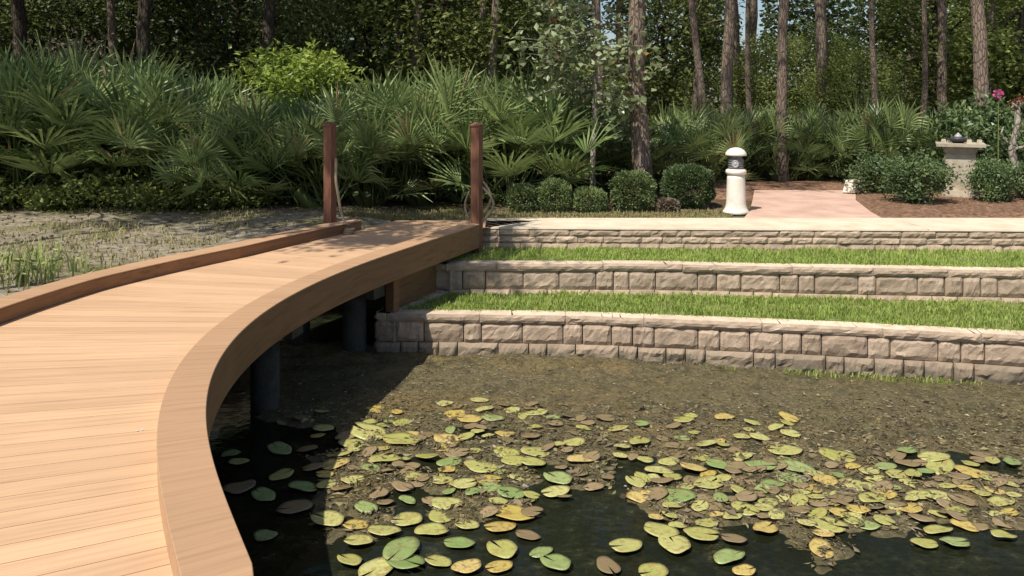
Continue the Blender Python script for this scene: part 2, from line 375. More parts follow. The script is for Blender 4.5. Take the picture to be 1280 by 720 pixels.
def course(pts, z0, z1, out, lens, depth, name, mat, parent, seed, rough=.02, nx_=10, nz_=5, bev=.012, gap=.010, topmat=None):
    r = random.Random(seed); P, d = resample(pts, .02); mb = MB(); s = 0
    L = d[-1]
    while s < L-.05:
        ln = r.choice(lens)*r.uniform(.93, 1.07); e = min(L, s+ln); t = r.random(); zj = r.uniform(-.003, .003)
        b = len(mb.v); o = out+r.uniform(-.006, .008); seed3 = r.uniform(0, 99)
        vs = []
        for j in range(nz_+1):
            for i in range(nx_+1):
                u = i/nx_; v = j/nz_
                if 0 < i < nx_: u += r.uniform(-.04, .04)
                if 0 < j < nz_: v += r.uniform(-.05, .05)
                ss = s+gap/2+(e-s-gap)*u; x, y, ax, ay = path_at(P, d, ss); zz = z0+gap*.4+(z1-z0-gap*.4)*v+zj
                ed = min(min(u, 1-u)*(e-s), min(v, 1-v)*(z1-z0)); q = min(1, ed/.022)
                k = o-bev*(1-q)+(q*rough*(.5+.9*noise.noise(Vector((x*10+seed3, y*10, zz*14)))+.6*noise.noise(Vector((x*26+seed3, y*26, zz*30)))))
                if (i in (0, nx_)) and (j in (0, nz_)): k -= bev*.8
                vs.append((x+ax*k, y+ay*k, zz))
        fs = [(j*(nx_+1)+i, j*(nx_+1)+i+1, (j+1)*(nx_+1)+i+1, (j+1)*(nx_+1)+i) for j in range(nz_) for i in range(nx_)]
        nb = len(vs)                                   # top, bottom and ends back to the wall's depth
        for j in (0, nz_):
            for i in range(nx_+1):
                ss = s+gap/2+(e-s-gap)*i/nx_; x, y, ax, ay = path_at(P, d, ss)
                vs.append((x-ax*depth, y-ay*depth, z0+gap*.4 if j == 0 else z1+zj))
        for i in range(nx_):
            fs.append((nz_*(nx_+1)+i, nz_*(nx_+1)+i+1, nb+nx_+1+i+1, nb+nx_+1+i))
            fs.append((i+1, i, nb+i, nb+i+1)); fs.append((nb+i, nb+nx_+1+i, nb+nx_+2+i, nb+i+1))
        colL = [j*(nx_+1) for j in range(nz_+1)]; colR = [j*(nx_+1)+nx_ for j in range(nz_+1)]
        fs.append(tuple([nb]+colL+[nb+nx_+1])[::-1]); fs.append(tuple([nb+nx_]+colR+[nb+2*nx_+1]))
        b0 = len(mb.f); mb.add(vs, fs, t); s = e
        if topmat:
            for i in range(nx_): mb.m[b0+nx_*nz_+3*i] = 1
    return mb.build(name, [mat, topmat] if topmat else mat, parent)
def Wz(pts, z): return [W(a, b, z) for a, b in pts]
w3 = [(-.86, 9.12), (-1.14, 8.64)] + [(-1.40, 8.19)] + [tuple(p) for p in smooth([(-1.37, 8.16), (-.92, 8.13), (.645, 8.07), (1.58, 7.92), (2.79, 7.74), (4.73, 7.39), (7.0, 6.75), (10.5, 5.4)], 2)]
w2 = [(-.33, 9.93), (-.62, 9.5)] + [(-.90, 9.10)] + [tuple(p) for p in smooth([(-.88, 9.07), (0, 9.07), (1.8, 9.04), (3.2, 8.87), (5.56, 8.69), (8.0, 8.35), (11.5, 7.6)], 2)]
w1 = [(-1.3, 10.12), (1.5, 10.02), (5.5, 9.90), (8, 9.8), (12.5, 9.5)]
wa = empty('retaining_wall', (4, 7.6, -1.03), 'lowest curved retaining wall of pinkish split stone standing in the pond', 'wall')
def par(o, root): o.parent = root; o.matrix_parent_inverse = Matrix.Translation(-Vector(root.location)); return o
def wall(root, line, ztop, cop, courses, seed):
    k = 0
    par(course(line, ztop-cop, ztop, .012, [.9, 1.15, .75], .17, 'coping', M['stone'], None, seed, .016, 22, 3, .006, .004, M['coping']), root)
    z = ztop-cop
    for h, out, rg in courses:
        par(course(line, z-h, z, out, [.18, .29, .43, .44, .27, .2], .2, 'block_course', M['stone'], None, seed+3+k, rg), root); z -= h; k += 1
wall(wa, w3, -.57, .085, [(.21, 0, .014), (.19, .022, .026), (.2, .03, .02)], 11)
wb = empty('retaining_wall', (4, 8.9, -.6), 'middle retaining wall of split stone between the two grass terraces', 'wall')
wall(wb, w2, -.25, .085, [(.215, 0, .013), (.2, .02, .02)], 31)
wc = empty('retaining_wall', (5, 9.95, -.3), 'top retaining wall of thin rough stone courses just below the concrete walk', 'wall')
def wall1():
    par(course(w1, -.115, -.024, .0, [.5, .42, .6], .2, 'coping', M['stone'], None, 51, .02, 12, 3, .006, .003), wc)
    par(course(w1, -.20, -.115, .004, [.32, .45, .25], .2, 'block_course', M['stone'], None, 55, .02, 10, 4, .007, .004), wc)
    par(course(w1, -.38, -.20, .012, [.32, .45, .25], .2, 'block_course', M['stone'], None, 57, .02, 10, 4, .007, .004), wc)
wall1()

# lawns of the terraces
def offs(pts, k):
    P, d = resample(pts, .15); return [((q := path_at(P, d, s))[0]-q[2]*k, q[1]-q[3]*k) for s in d]
def strip(a, b, z, name, mat, label):
    A, _ = resample(a, .2); n = len(A); B = np.array(b, float); d = np.r_[0, np.cumsum(np.hypot(*np.diff(B, axis=0).T))]
    q = np.linspace(0, d[-1], n); B = np.c_[np.interp(q, d, B[:, 0]), np.interp(q, d, B[:, 1])]
    mb = MB(); K = 6
    for i in range(n):
        for k in range(K+1):
            p = A[i]*(1-k/K)+B[i]*k/K; mb.v.append((p[0], p[1], z+noise.noise(Vector((p[0]*2, p[1]*2, z)))*.008))
    for i in range(n-1):
        for k in range(K): mb.f.append((i*(K+1)+k, (i+1)*(K+1)+k, (i+1)*(K+1)+k+1, i*(K+1)+k+1)); mb.t.append(.5); mb.m.append(0)
    tag(mb.build(name, mat, None, True), label, 'lawn', kind='structure'); return A, B
l3a, l3b = strip(offs(w3[2:], .12)[0:], [(-.95, 9.15)]+offs(w2[2:], .05), -.60, 'lower_lawn', M['soil'], 'soil of the lower grass terrace')
l2a, l2b = strip(offs(w2[2:], .12), [(-.4, 10.05)]+offs(w1, .05)[8:], -.275, 'upper_lawn', M['soil'], 'soil of the upper grass terrace')
def blades(mb, x, y, z, h, r, wd=.006, lean=.5):
    a = r.uniform(0, 6.28); l = r.uniform(.1, lean)*h; dx, dy = math.cos(a), math.sin(a); wd *= r.uniform(.7, 1.5)
    px, py = -dy*wd, dx*wd; t = min(1, max(0, r.gauss(.48+.45*noise.noise(Vector((x*3.1, y*4.5, 8))), .22)))
    mb.add([(x-px, y-py, z-.004), (x+px, y+py, z-.004), (x+dx*l*.4+px*.7, y+dy*l*.4+py*.7, z+h*.65), (x+dx*l*.4-px*.7, y+dy*l*.4-py*.7, z+h*.65), (x+dx*l, y+dy*l, z+h)], [(0, 1, 2, 3), (3, 2, 4)], t)
def grass_between(A, B, z, n, name, label, hmin, hmax, seed):
    r = random.Random(seed); mb = MB(); L = len(A)
    for _ in range(n):
        u = r.random()**1.0*(L-1); i = min(int(u), L-2); f = u-i; v = r.random()
        p = (A[i]*(1-f)+A[i+1]*f)*(1-v)+(B[i]*(1-f)+B[i+1]*f)*v
        if p[0] > 7.5: continue
        k = noise.noise(Vector((p[0]*1.6, p[1]*2.5, z*5)))
        if noise.noise(Vector((p[0]*3.3, p[1]*4, z+9))) > .34 and r.random() < .75: continue
        blades(mb, p[0], p[1], z, r.uniform(hmin, hmax)*(1+.7*k), r, .005, .9)
    tag(mb.build(name, M['grass']), label, 'grass', kind='stuff')
grass_between(l3a, l3b, -.60, 34000, 'lawn_grass', 'short bright grass on the lower terrace', .03, .065, 3)
grass_between(l2a, l2b, -.275, 26000, 'lawn_grass', 'short bright grass on the upper terrace', .03, .065, 4)

# ------------------------------------------------------------------ concrete walk, brick path, mulch
pm = MB(); n = 60
for i in range(n):
    x0 = -.34+i*.22; x1 = x0+.22; f0 = np.interp(x0, [p[0] for p in w1], [p[1] for p in w1])-.01; f1 = np.interp(x1, [p[0] for p in w1], [p[1] for p in w1])-.01
    if abs(i-24) < .5: x1 -= .012
    pm.add([(x0, f0, -.022), (x1, f1, -.022), (x1, 10.86, -.022), (x0, 10.86, -.022), (x0, f0+.006, 0), (x1, f1+.006, 0), (x1, 10.86, 0), (x0, 10.86, 0)],
           [(4, 5, 6, 7), (0, 1, 5, 4), (1, 2, 6, 5), (2, 3, 7, 6), (3, 0, 4, 7)])
tag(pm.build('concrete_walk', M['concrete']), 'pale concrete walk running along the top of the stone terraces', 'walk', kind='structure')
bm_ = MB()
lft = [(3.15, 10.86), (3.45, 11.6), (3.85, 12.8), (4.3, 14.2)]; rgt = [(5.02, 10.86), (5.15, 11.5), (5.5, 12.8), (6.1, 14.2)]
for k in range(len(lft)-1):
    for q in range(8):
        a, b = q/8, (q+1)/8
        P_ = [tuple(np.array(l)*(1-u)+np.array(r_)*u) for u in (a, b) for l, r_ in ((lft[k], rgt[k]),)]
        Q_ = [tuple(np.array(l)*(1-u)+np.array(r_)*u) for u in (a, b) for l, r_ in ((lft[k+1], rgt[k+1]),)]
        bm_.add([(*P_[0], .0), (*P_[1], .0), (*Q_[1], .0), (*Q_[0], .0)], [(0, 1, 2, 3)])
tag(bm_.build('brick_path', M['brick']), 'pinkish brick path leading from the walk into the trees', 'path', kind='structure')
def mound(name, poly, z, h, mat, label, cat='mulch', step=.12):
    P = np.array(poly); x0, y0 = P.min(0); x1, y1 = P.max(0)
    def ins(x, y):
        c = False; j = len(P)-1
        for i in range(len(P)):
            if (P[i][1] > y) != (P[j][1] > y) and x < (P[j][0]-P[i][0])*(y-P[i][1])/(P[j][1]-P[i][1])+P[i][0]: c = not c
            j = i
        return c
    def dist(x, y):
        best = 9
        for i in range(len(P)):
            a, b = P[i-1], P[i]; t = np.clip(np.dot((x-a[0], y-a[1]), b-a)/max(1e-9, np.dot(b-a, b-a)), 0, 1); q = a+(b-a)*t
            best = min(best, math.hypot(x-q[0], y-q[1]))
        return best
    gx = np.arange(x0-step, x1+step*2, step); gy = np.arange(y0-step, y1+step*2, step); mb = MB()
    for y in gy:
        for x in gx:
            d = dist(x, y)*(1 if ins(x, y) else -1)
            mb.v.append((x, y, z+(h*min(1, d/.5) if d > 0 else d*.5)+noise.noise(Vector((x*3, y*3, 1)))*.012*(d > 0)))
    m = len(gx)
    mb.f = [(j*m+i, j*m+i+1, (j+1)*m+i+1, (j+1)*m+i) for j in range(len(gy)-1) for i in range(m-1)]; mb.t = [.5]*len(mb.f); mb.m = [0]*len(mb.f)
    tag(mb.build(name, mat, None, True), label, cat, kind='structure'); return ins
ins1 = mound('mulch_bed', [(5.08, 10.9), (5.2, 11.5), (5.55, 12.8), (6.15, 14.3), (9, 14.6), (11.5, 13.5), (11.5, 10.9)], .0, .05, M['mulch'], 'reddish pine straw mulch bed under the bushes right of the brick path')
ins2 = mound('mulch_bed', [(2.9, 13.4), (3.9, 13.2), (4.25, 14.22), (6.3, 14.25), (6.4, 15.8), (2.9, 15.8)], .0, .04, M['mulch'], 'dark reddish mulch beyond the far end of the brick path')
r = random.Random(5); sm = MB()
for _ in range(5200):
    x = r.uniform(5, 10.5); y = r.uniform(10.9, 14)
    if not ins1(x, y): continue
    a = r.uniform(0, 6.28); l = r.uniform(.04, .09); dx, dy = math.cos(a)*l, math.sin(a)*l; q = .0035; z = .055+r.uniform(-.01, .02)
    sm.add([(x-dy/l*q, y+dx/l*q, z), (x+dy/l*q, y-dx/l*q, z), (x+dx, y+dy, z+r.uniform(-.01, .025))], [(0, 1, 2)], r.random())
tag(sm.build('pine_straw', M['twig']), 'loose pine needles strewn over the mulch bed', 'pine straw', kind='stuff')
# dry grass strip behind the walk
r = random.Random(6); gs = MB()
for _ in range(15000):
    x = r.uniform(-2.4, 3.3); y = 10.88+abs(r.gauss(0, .42))
    if y > 12.2: continue
    if x > 3.0+(y-10.9)*.3: continue
    if x < -.3 and y < 11.0: continue
    blades(gs, x, y, gz(x, y), r.uniform(.025, .06)*(1+.6*noise.noise(Vector((x*2, y*3, 0)))), r, .006, .9)
tag(gs.build('dry_grass', M['drygrass']), 'thin yellowish grass strip between the walk and the clipped shrubs', 'grass', kind='stuff')

# ------------------------------------------------------------------ boardwalk
th_r = np.array([-148.5, -151.17, -155.45, -160.25, -163.1, -166.4, -170.1, -174.6, 180, 173.6, 167.2, 159.1, 149.7, 139.5]); th_r = np.where(th_r < 0, th_r+360, th_r)
rr_ = 5.98+np.array([-.03, -.034, -.021, .01, .033, .05, .06, .047, .023, -.013, -.077, -.125, -.076, .146])
pf = np.polyfit(th_r-175, rr_, 5)
def r_in(th):
    if th > 211: return 5.96
    return float(np.polyval(pf, max(th, 137)-175))
def width(th): return float(np.interp(th, [130, 147, 160, 172, 182, 200, 250], [1.62, 1.66, 1.74, 2.02, 2.10, 2.10, 2.06]))
TH0, TH1 = 124.0, 262
D_END = 10.62
def pold(th, r): return pol(max(th, 180-math.degrees(math.asin(min(1, (D_END-CY)/r)))), r)
def pol(th, r): return (CX+r*math.cos(R(th)), CY+r*math.sin(R(th)))
bw = empty('boardwalk', (*pol(190, 7), -1.03), 'curving tan composite boardwalk with raised edge curbs over the pond', 'boardwalk')
dm = MB(); th = TH0; r = random.Random(8)
while th < TH1:
    d = math.degrees(.142/7.0); g_ = math.degrees(.0045/7.0); a, b = th, th+d-g_; t = r.random()
    vs = []
    for q in (a, b):
        for k in range(9):
            rr = r_in(q)+.14+(width(q)-.28)*k/8; vs.append((*pold(q, rr), 0))
        for k in range(9):
            rr = r_in(q)+.14+(width(q)-.28)*k/8; vs.append((*pold(q, rr), -.026))
    fs = []
    for k in range(8): fs += [(k, k+1, 18+k+1, 18+k), (9+k+1, 9+k, 27+k, 27+k+1), (k, 9+k, 9+k+1, k+1), (18+k+1, 27+k+1, 27+k, 18+k)]
    dm.add(vs, fs, t); th += d
par(dm.build('deck', M['deck']), bw)
def ring(name, f0, f1, z0, z1, mat, bev=.008, a0=TH0, a1=TH1, step=.7, seg=None):
    mb = MB(); prof = lambda q: [(f0(q), z0), (f1(q), z0), (f1(q), z1-bev), (f1(q)-bev, z1), (f0(q)+bev, z1), (f0(q), z1-bev)]
    N = int((a1-a0)/step); n = 6; r = random.Random(name); t = r.random()
    for i in range(N+1):
        q = a0+(a1-a0)*i/N
        for rad, z in prof(q): mb.v.append((*pol(q, rad), z))
    for i in range(N):
        if seg and i % seg == 0: t = r.random()
        for k in range(n): mb.f.append((i*n+k, i*n+(k+1) % n, (i+1)*n+(k+1) % n, (i+1)*n+k)); mb.t.append(t); mb.m.append(0)
    for i in (0, N): mb.f.append(tuple(i*n+k for k in (range(n) if i else range(n-1, -1, -1)))); mb.t.append(t); mb.m.append(0)
    return par(mb.build(name, mat), bw)
A_END = 139.5                                          # the curbs stop at the posts
ring('curb', lambda q: r_in(q)-.0, lambda q: r_in(q)+.17, -.03, .1035, M['curb'], .003, A_END, TH1, .7, 40)
ring('curb', lambda q: r_in(q)+width(q)-.17, lambda q: r_in(q)+width(q), -.03, .1035, M['curb'], .003, 145.0, TH1, .7, 40)
ring('curb_cap', lambda q: r_in(q)-.036, lambda q: r_in(q)+.173, .1045, .117, M['curb'], .003, A_END, TH1, .7, 34)
ring('curb_cap', lambda q: r_in(q)+width(q)-.195, lambda q: r_in(q)+width(q)+.036, .1095, .119, M['curb'], .003, 145.0, TH1, .7, 34)
ring('fascia_board', lambda q: r_in(q)-.033, lambda q: r_in(q)-.002, -.165, .1035, M['fascia'], .004, A_END, TH1, .7, 22)
ring('fascia_board', lambda q: r_in(q)+width(q)+.002, lambda q: r_in(q)+width(q)+.032, -.165, .108, M['fascia'], .004, 145.0, TH1, .7, 22)
ring('inner_board', lambda q: r_in(q)+width(q)-.192, lambda q: r_in(q)+width(q)-.172, .002, .108, M['fascia'], .004, 145.0, TH1, .7, 22)  # thin dark board added to deepen the shade on the left curb's inner face
for k in (.12, .5, .88):
    ring('joist', lambda q: r_in(q)+width(q)*k-.025, lambda q: r_in(q)+width(q)*k+.025, -.21, -.028, M['fascia'], .004, A_END, TH1, 1.4)
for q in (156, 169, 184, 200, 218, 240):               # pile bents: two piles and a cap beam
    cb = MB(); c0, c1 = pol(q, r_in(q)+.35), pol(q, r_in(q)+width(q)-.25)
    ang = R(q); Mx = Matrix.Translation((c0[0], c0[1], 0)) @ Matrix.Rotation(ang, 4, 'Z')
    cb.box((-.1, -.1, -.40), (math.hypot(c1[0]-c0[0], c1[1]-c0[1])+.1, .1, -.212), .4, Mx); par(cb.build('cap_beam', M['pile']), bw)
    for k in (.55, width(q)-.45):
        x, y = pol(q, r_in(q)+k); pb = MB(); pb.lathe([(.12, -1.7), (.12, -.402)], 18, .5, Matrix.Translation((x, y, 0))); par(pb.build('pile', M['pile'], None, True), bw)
# timber skirt at the landing
ring('timber_skirt', lambda q: r_in(q)+.20, lambda q: r_in(q)+.25, -1.0, -.168, M['fascia'], .004, 141.5, 154.0, .7)
sx, sy = pol(154.4, r_in(154.4)+.2); pb = MB(); pb.box((-.05, -.05, -1.2), (.05, .05, -.169), .5, Matrix.Translation((sx, sy, 0)) @ Matrix.Rotation(R(154), 4, 'Z')); par(pb.build('skirt_post', M['fascia']), bw)
sc_ = MB(); x, y = W(174, 539, .0)
for k in range(2): sc_.lathe([(.004, 0), (.0065, .001), (.0065, .003), (.002, .004)], 10, .5, Matrix.Translation((x+k*.022-.011, y+k*.012, .0005)))
par(sc_.build('screw_head', M['screw']), bw)

def post(px, d, label, z0):
    x = (px-640)*d/1000; o = empty('post', (x, d, z0), label, 'post')
    o.rotation_euler.z = R(-24)
    mb = MB(); H = 1.285-z0
    mb.box((-.055, -.055, 0), (.055, .055, H), .5); mb.build('shaft', M['post'], o)
    c = MB(); c.box((-.068, -.068, H+.001), (.068, .068, H+.02), .6); c.box((-.064, -.064, H+.02), (.064, .064, H+.045), .6, None, .05); c.build('cap', M['post'], o)
    return o, x
p1, x1_ = post(412.5, 9.72, 'brown wooden post with rope on the left side of the landing', -.1)
p2, x2_ = post(596, 9.66, 'brown wooden post on the right corner of the landing beside the top wall', -.45)
rp = MB(); pts = []
for i in range(15):
    t = i/14; pts.append((x1_+.085+.13*t**2.2+.004*math.sin(t*14), 9.66-.10*t, .90-.78*t))
pts += [(x1_+.235, 9.55, .122), (x1_+.28, 9.52, .128)]
rp.tube(pts, .017, 8)
for k in range(3):
    rp.tube([(x1_+.26+.05*math.cos(a)+.01*k, 9.53+.045*math.sin(a), .012+.024*k) for a in np.linspace(k, k+5.9, 14)], .016, 7)
tag(rp.build('rope', M['rope'], None, True), 'weathered rope hanging down the left post to a coil on the deck', 'rope')
rp = MB()
for k, (ax, h0, h1) in enumerate(((.10, .62, .22), (.13, .55, .14))):
    rp.tube([(x2_+.07+ax*math.sin(math.pi*t), 9.66-.03*k, h0+(h1-h0)*t) for t in np.linspace(0, 1, 14)], .014, 7)
rp.tube([(x2_-.09-.05*math.sin(math.pi*t), 9.63, .50-.34*t) for t in np.linspace(0, 1, 10)], .012, 7)
tag(rp.build('rope', M['rope'], None, True), 'loops of rope hung round the right post', 'rope')

# ------------------------------------------------------------------ bollard light, pedestal, box, carved stem
def zt(x, y): return gz(x, y)
bx, by = (920-640)*11.5/1000, 11.5
bl = empty('bollard_light', (bx, by, -.03), 'white concrete bollard light with domed cap beside the brick path', 'bollard light', rz=R(-20), sc=(.93, .93, 1))
m = MB(); m.lathe([(.20, 0), (.20, .035), (.175, .06), (.158, .10), (.148, .16), (.136, .50), (.132, .56)], 32); m.build('column', M['white'], bl, True)
m = MB(); m.lathe([(.132, .561), (.152, .572), (.158, .60), (.152, .626), (.12, .64)], 32); m.build('collar', M['white'], bl, True)
m = MB(); m.lathe([(.108, .641), (.108, .79), (.09, .795), (.09, .829)], 28); lo_ = m.build('lamp_housing', M['housing'], bl)
m = MB()
for k in range(4): m.lathe([(.110, .655+k*.034), (.120, .661+k*.034), (.120, .667+k*.034), (.110, .671+k*.034)], 28)
m.build('louvre', M['housing'], lo_)
m = MB()
Mx = Matrix.Translation((0, -.121, .718)) @ Matrix.Rotation(R(90), 4, 'X')
m.lathe([(.050, -.01), (.054, .006), (.043, .010), (.038, .004), (.022, .003), (.018, .009), (.004, .010)], 24, .5, Mx); m.build('lens', M['lens'], lo_, True)
m = MB(); m.lathe([(.10, .83), (.158, .834), (.163, .846), (.155, .872), (.130, .904), (.09, .930), (.045, .944), (.012, .948)], 32); m.build('cap', M['white'], bl, True)

px_, py_ = (1200-640)*13.0/1000, 13.0
pd = empty('pedestal', (px_, py_, .03), 'weathered concrete pedestal with a wide slab top among the bushes', 'pedestal', rz=R(-27))
def frus(m, hw0, hd0, z0, hw1, hd1, z1, t=.5):
    m.add([(-hw0, -hd0, z0), (hw0, -hd0, z0), (hw0, hd0, z0), (-hw0, hd0, z0), (-hw1, -hd1, z1), (hw1, -hd1, z1), (hw1, hd1, z1), (-hw1, hd1, z1)],
          [(3, 2, 1, 0), (4, 5, 6, 7), (0, 1, 5, 4), (1, 2, 6, 5), (2, 3, 7, 6), (3, 0, 4, 7)], t)
m = MB(); frus(m, .27, .27, 0, .26, .26, .12); m.build('plinth', M['pedestal'], pd)
m = MB(); frus(m, .205, .205, .121, .215, .215, .70); frus(m, .205, .205, .702, .26, .26, .82, .6); m.build('shaft', M['pedestal'], pd)
m = MB(); frus(m, .345, .345, .822, .35, .35, .87, .6); m.build('slab_top', M['pedestal'], pd)
m = MB(); frus(m, .04, .05, 0, .03, .04, .07)
for q in (-.24, .12, .26):
    k = m.build('block', M['pedestal']) if q == -.24 else k.copy()
    if q != -.24: COL.objects.link(k)
    k.parent = pd; k.location = (q, -.22, .871); k.name = 'block'
bo = empty('bowl', (px_-.03, py_, .905), 'dark shallow bowl with a grey knob lying on the concrete pedestal', 'bowl')
m = MB(); m.lathe([(.07, 0), (.11, .02), (.16, .06), (.165, .075), (.12, .08), (.08, .09)], 24); m.build('dish', M['dark_metal'], bo, True)
m = MB(); m.lathe([(.07, .09), (.05, .12), (.02, .15), (.008, .165)], 9); m.build('knob', M['lens'], bo, True)

x, y = (1066-640)*13.7/1000, 13.7
wb_ = empty('ground_light', (x, y, .02), 'small white ground light fixture half hidden by dark leaves at path edge', 'light fixture', rz=R(-26))
m = MB(); m.add([(-.16, -.09, 0), (.04, -.09, 0), (.04, .09, 0), (-.16, .09, 0), (-.11, -.08, .2), (.06, -.08, .22), (.06, .08, .22), (-.11, .08, .2)],
                [(3, 2, 1, 0), (4, 5, 6, 7), (0, 1, 5, 4), (1, 2, 6, 5), (2, 3, 7, 6), (3, 0, 4, 7)]); m.build('housing', M['white'], wb_)
m = MB(); m.box((.0, -.11, .206), (.17, .1, .236), .5, Matrix.Rotation(R(4), 4, 'Y')); m.build('hood', M['white'], wb_)
m = MB(); m.box((.062, -.07, .02), (.14, .07, .19)); m.build('lens', M['dark_metal'], wb_)

def stem_thing():
    x, y = (1273-640)*12.6/1000, 12.6
    o = empty('bare_stem', (x, y, .03), 'pale crooked bare stem with reddish leaves at its top near right edge', 'plant')
    m = MB(); m.tube([(-.02, 0, 0), (-.04, 0, .5), (-.10, .02, .78), (-.06, 0, 1.0), (-.01, 0, 1.2), (0, .02, 1.45), (.03, 0, 1.58)], [.05, .05, .06, .045, .05, .04, .025], 9)
    m.tube([(-.08, 0, .85), (-.2, 0, .92), (-.26, .02, 1.05), (-.22, .02, 1.15)], [.022, .018, .014, .006], 6)
    m.tube([(-.01, 0, 1.42), (-.08, 0, 1.5), (-.12, -.02, 1.44)], [.025, .03, .015], 6)
    m.tube([(-.06, 0, .8), (.08, 0, .83), (.22, 0, .9)], [.03, .025, .012], 6); m.build('stem', M['pale_bark'], o, True)
    r = random.Random(3); m = MB()
    for _ in range(50): leaf(m, (r.gauss(.05, .09), r.gauss(0, .08), 1.55+r.gauss(.02, .06)), r, .06, .035)
    m.build('foliage', M['red'], o)
# ------------------------------------------------------------------ vegetation builders
def leaf(mb, p, r, L, wd, up=.3, d=None, t=None):
    if d is None:
        a = r.uniform(0, 6.283); e = r.gauss(up-.3, .5); d = Vector((math.cos(a)*math.cos(e), math.sin(a)*math.cos(e), math.sin(e)))
    s = Vector((r.gauss(0, 1), r.gauss(0, 1), r.gauss(0, .5))); s = (s-d*s.dot(d))
    if s.length < 1e-4: s = d.orthogonal()
    s.normalize(); L *= r.uniform(.7, 1.25); wd *= r.uniform(.8, 1.2); p = Vector(p); nn = d.cross(s)*L*.12
    mb.add([p, p+d*L*.5+s*wd*.5+nn, p+d*L, p+d*L*.5-s*wd*.5+nn], [(0, 1, 2), (0, 2, 3)], r.random() if t is None else t)
def crown(mb, r, centres, n, sig, L, wd, flat=.7):
    for _ in range(n):
        c = r.choice(centres); s = sig*c[3]
        leaf(mb, (c[0]+r.gauss(0, s), c[1]+r.gauss(0, s), c[2]+r.gauss(0, s*flat)), r, L, wd, t=min(1, max(0, r.gauss(c[4], .22))))
def ell(r, n, rx, ry, rz, z, hollow=.55):
    out = []
    while len(out) < n:
        v = Vector((r.uniform(-1, 1), r.uniform(-1, 1), r.uniform(-1, 1)))
        if hollow < v.length < 1: out.append((v.x*rx, v.y*ry, z+v.z*rz, r.uniform(.6, 1.3), r.uniform(.2, .8)))
    return out
def limb(r, a, b, r0, r1, n=6, wob=.12):
    a, b = Vector(a), Vector(b); L = (b-a).length; pts = []
    for i in range(n+1):
        t = i/n; p = a.lerp(b, t); k = math.sin(t*math.pi)*wob*L
        pts.append(p+Vector((r.uniform(-1, 1)*k*.4, r.uniform(-1, 1)*k*.4, k*.3)))
    return pts, [r0+(r1-r0)*i/n for i in range(n+1)]
def mk_tree(name, cat, seed, H, tr, rx, rz, zc, n, lf, lw, mat, barkm, nc=34, sig=.42, low=0):
    def f():
        r = random.Random(seed); o = empty(name, (0, 0, 0), 'tree', cat)
        cs = ell(r, nc, rx, rx, rz, zc)
        if low: cs += [(r.gauss(0, rx*.5), r.gauss(0, rx*.5), r.uniform(.4, zc-rz*.6), .9, r.uniform(.2, .7)) for _ in range(low)]
        m = MB(); x = y = 0; pts = [(0, 0, -.15)]
        for i in range(1, 8):
            x += r.gauss(0, .09)*tr*4; y += r.gauss(0, .09)*tr*4; pts.append((x, y, zc*i/7+.0))
        m.tube(pts, [tr*1.35]+[tr*(1-.08*i) for i in range(7)], 9)
        for c in cs[:nc:4]:
            q = pts[r.randint(3, 7)]; a, b = limb(r, q, c[:3], tr*.4, tr*.08); m.tube(a, b, 5)
        m.build('trunk', barkm, o, True)
        m = MB(); crown(m, r, cs, n, sig*rx/1.6, lf, lw); m.build('crown', mat, o); return o
    return Proto(f)
def mk_shrub(name, cat, seed, rx, rz, n, lf, lw, mat, nc=24, sig=.22, stems=5, zc=None):
    zc = rz if zc is None else zc
    def f():
        r = random.Random(seed); o = empty(name, (0, 0, 0), 'shrub', cat); cs = ell(r, nc, rx, rx, rz*.8, zc, .45)
        m = MB()
        for c in cs[:stems*2]:
            a, b = limb(r, (r.uniform(-.1, .1)*rx, r.uniform(-.1, .1)*rx, -.05), c[:3], .02*rx+.006, .005); m.tube(a, b, 5)
        m.build('stem', M['dark_bark'], o)
        m = MB(); crown(m, r, cs, n, sig*rx, lf, lw); m.build('foliage', mat, o); return o
    return Proto(f)
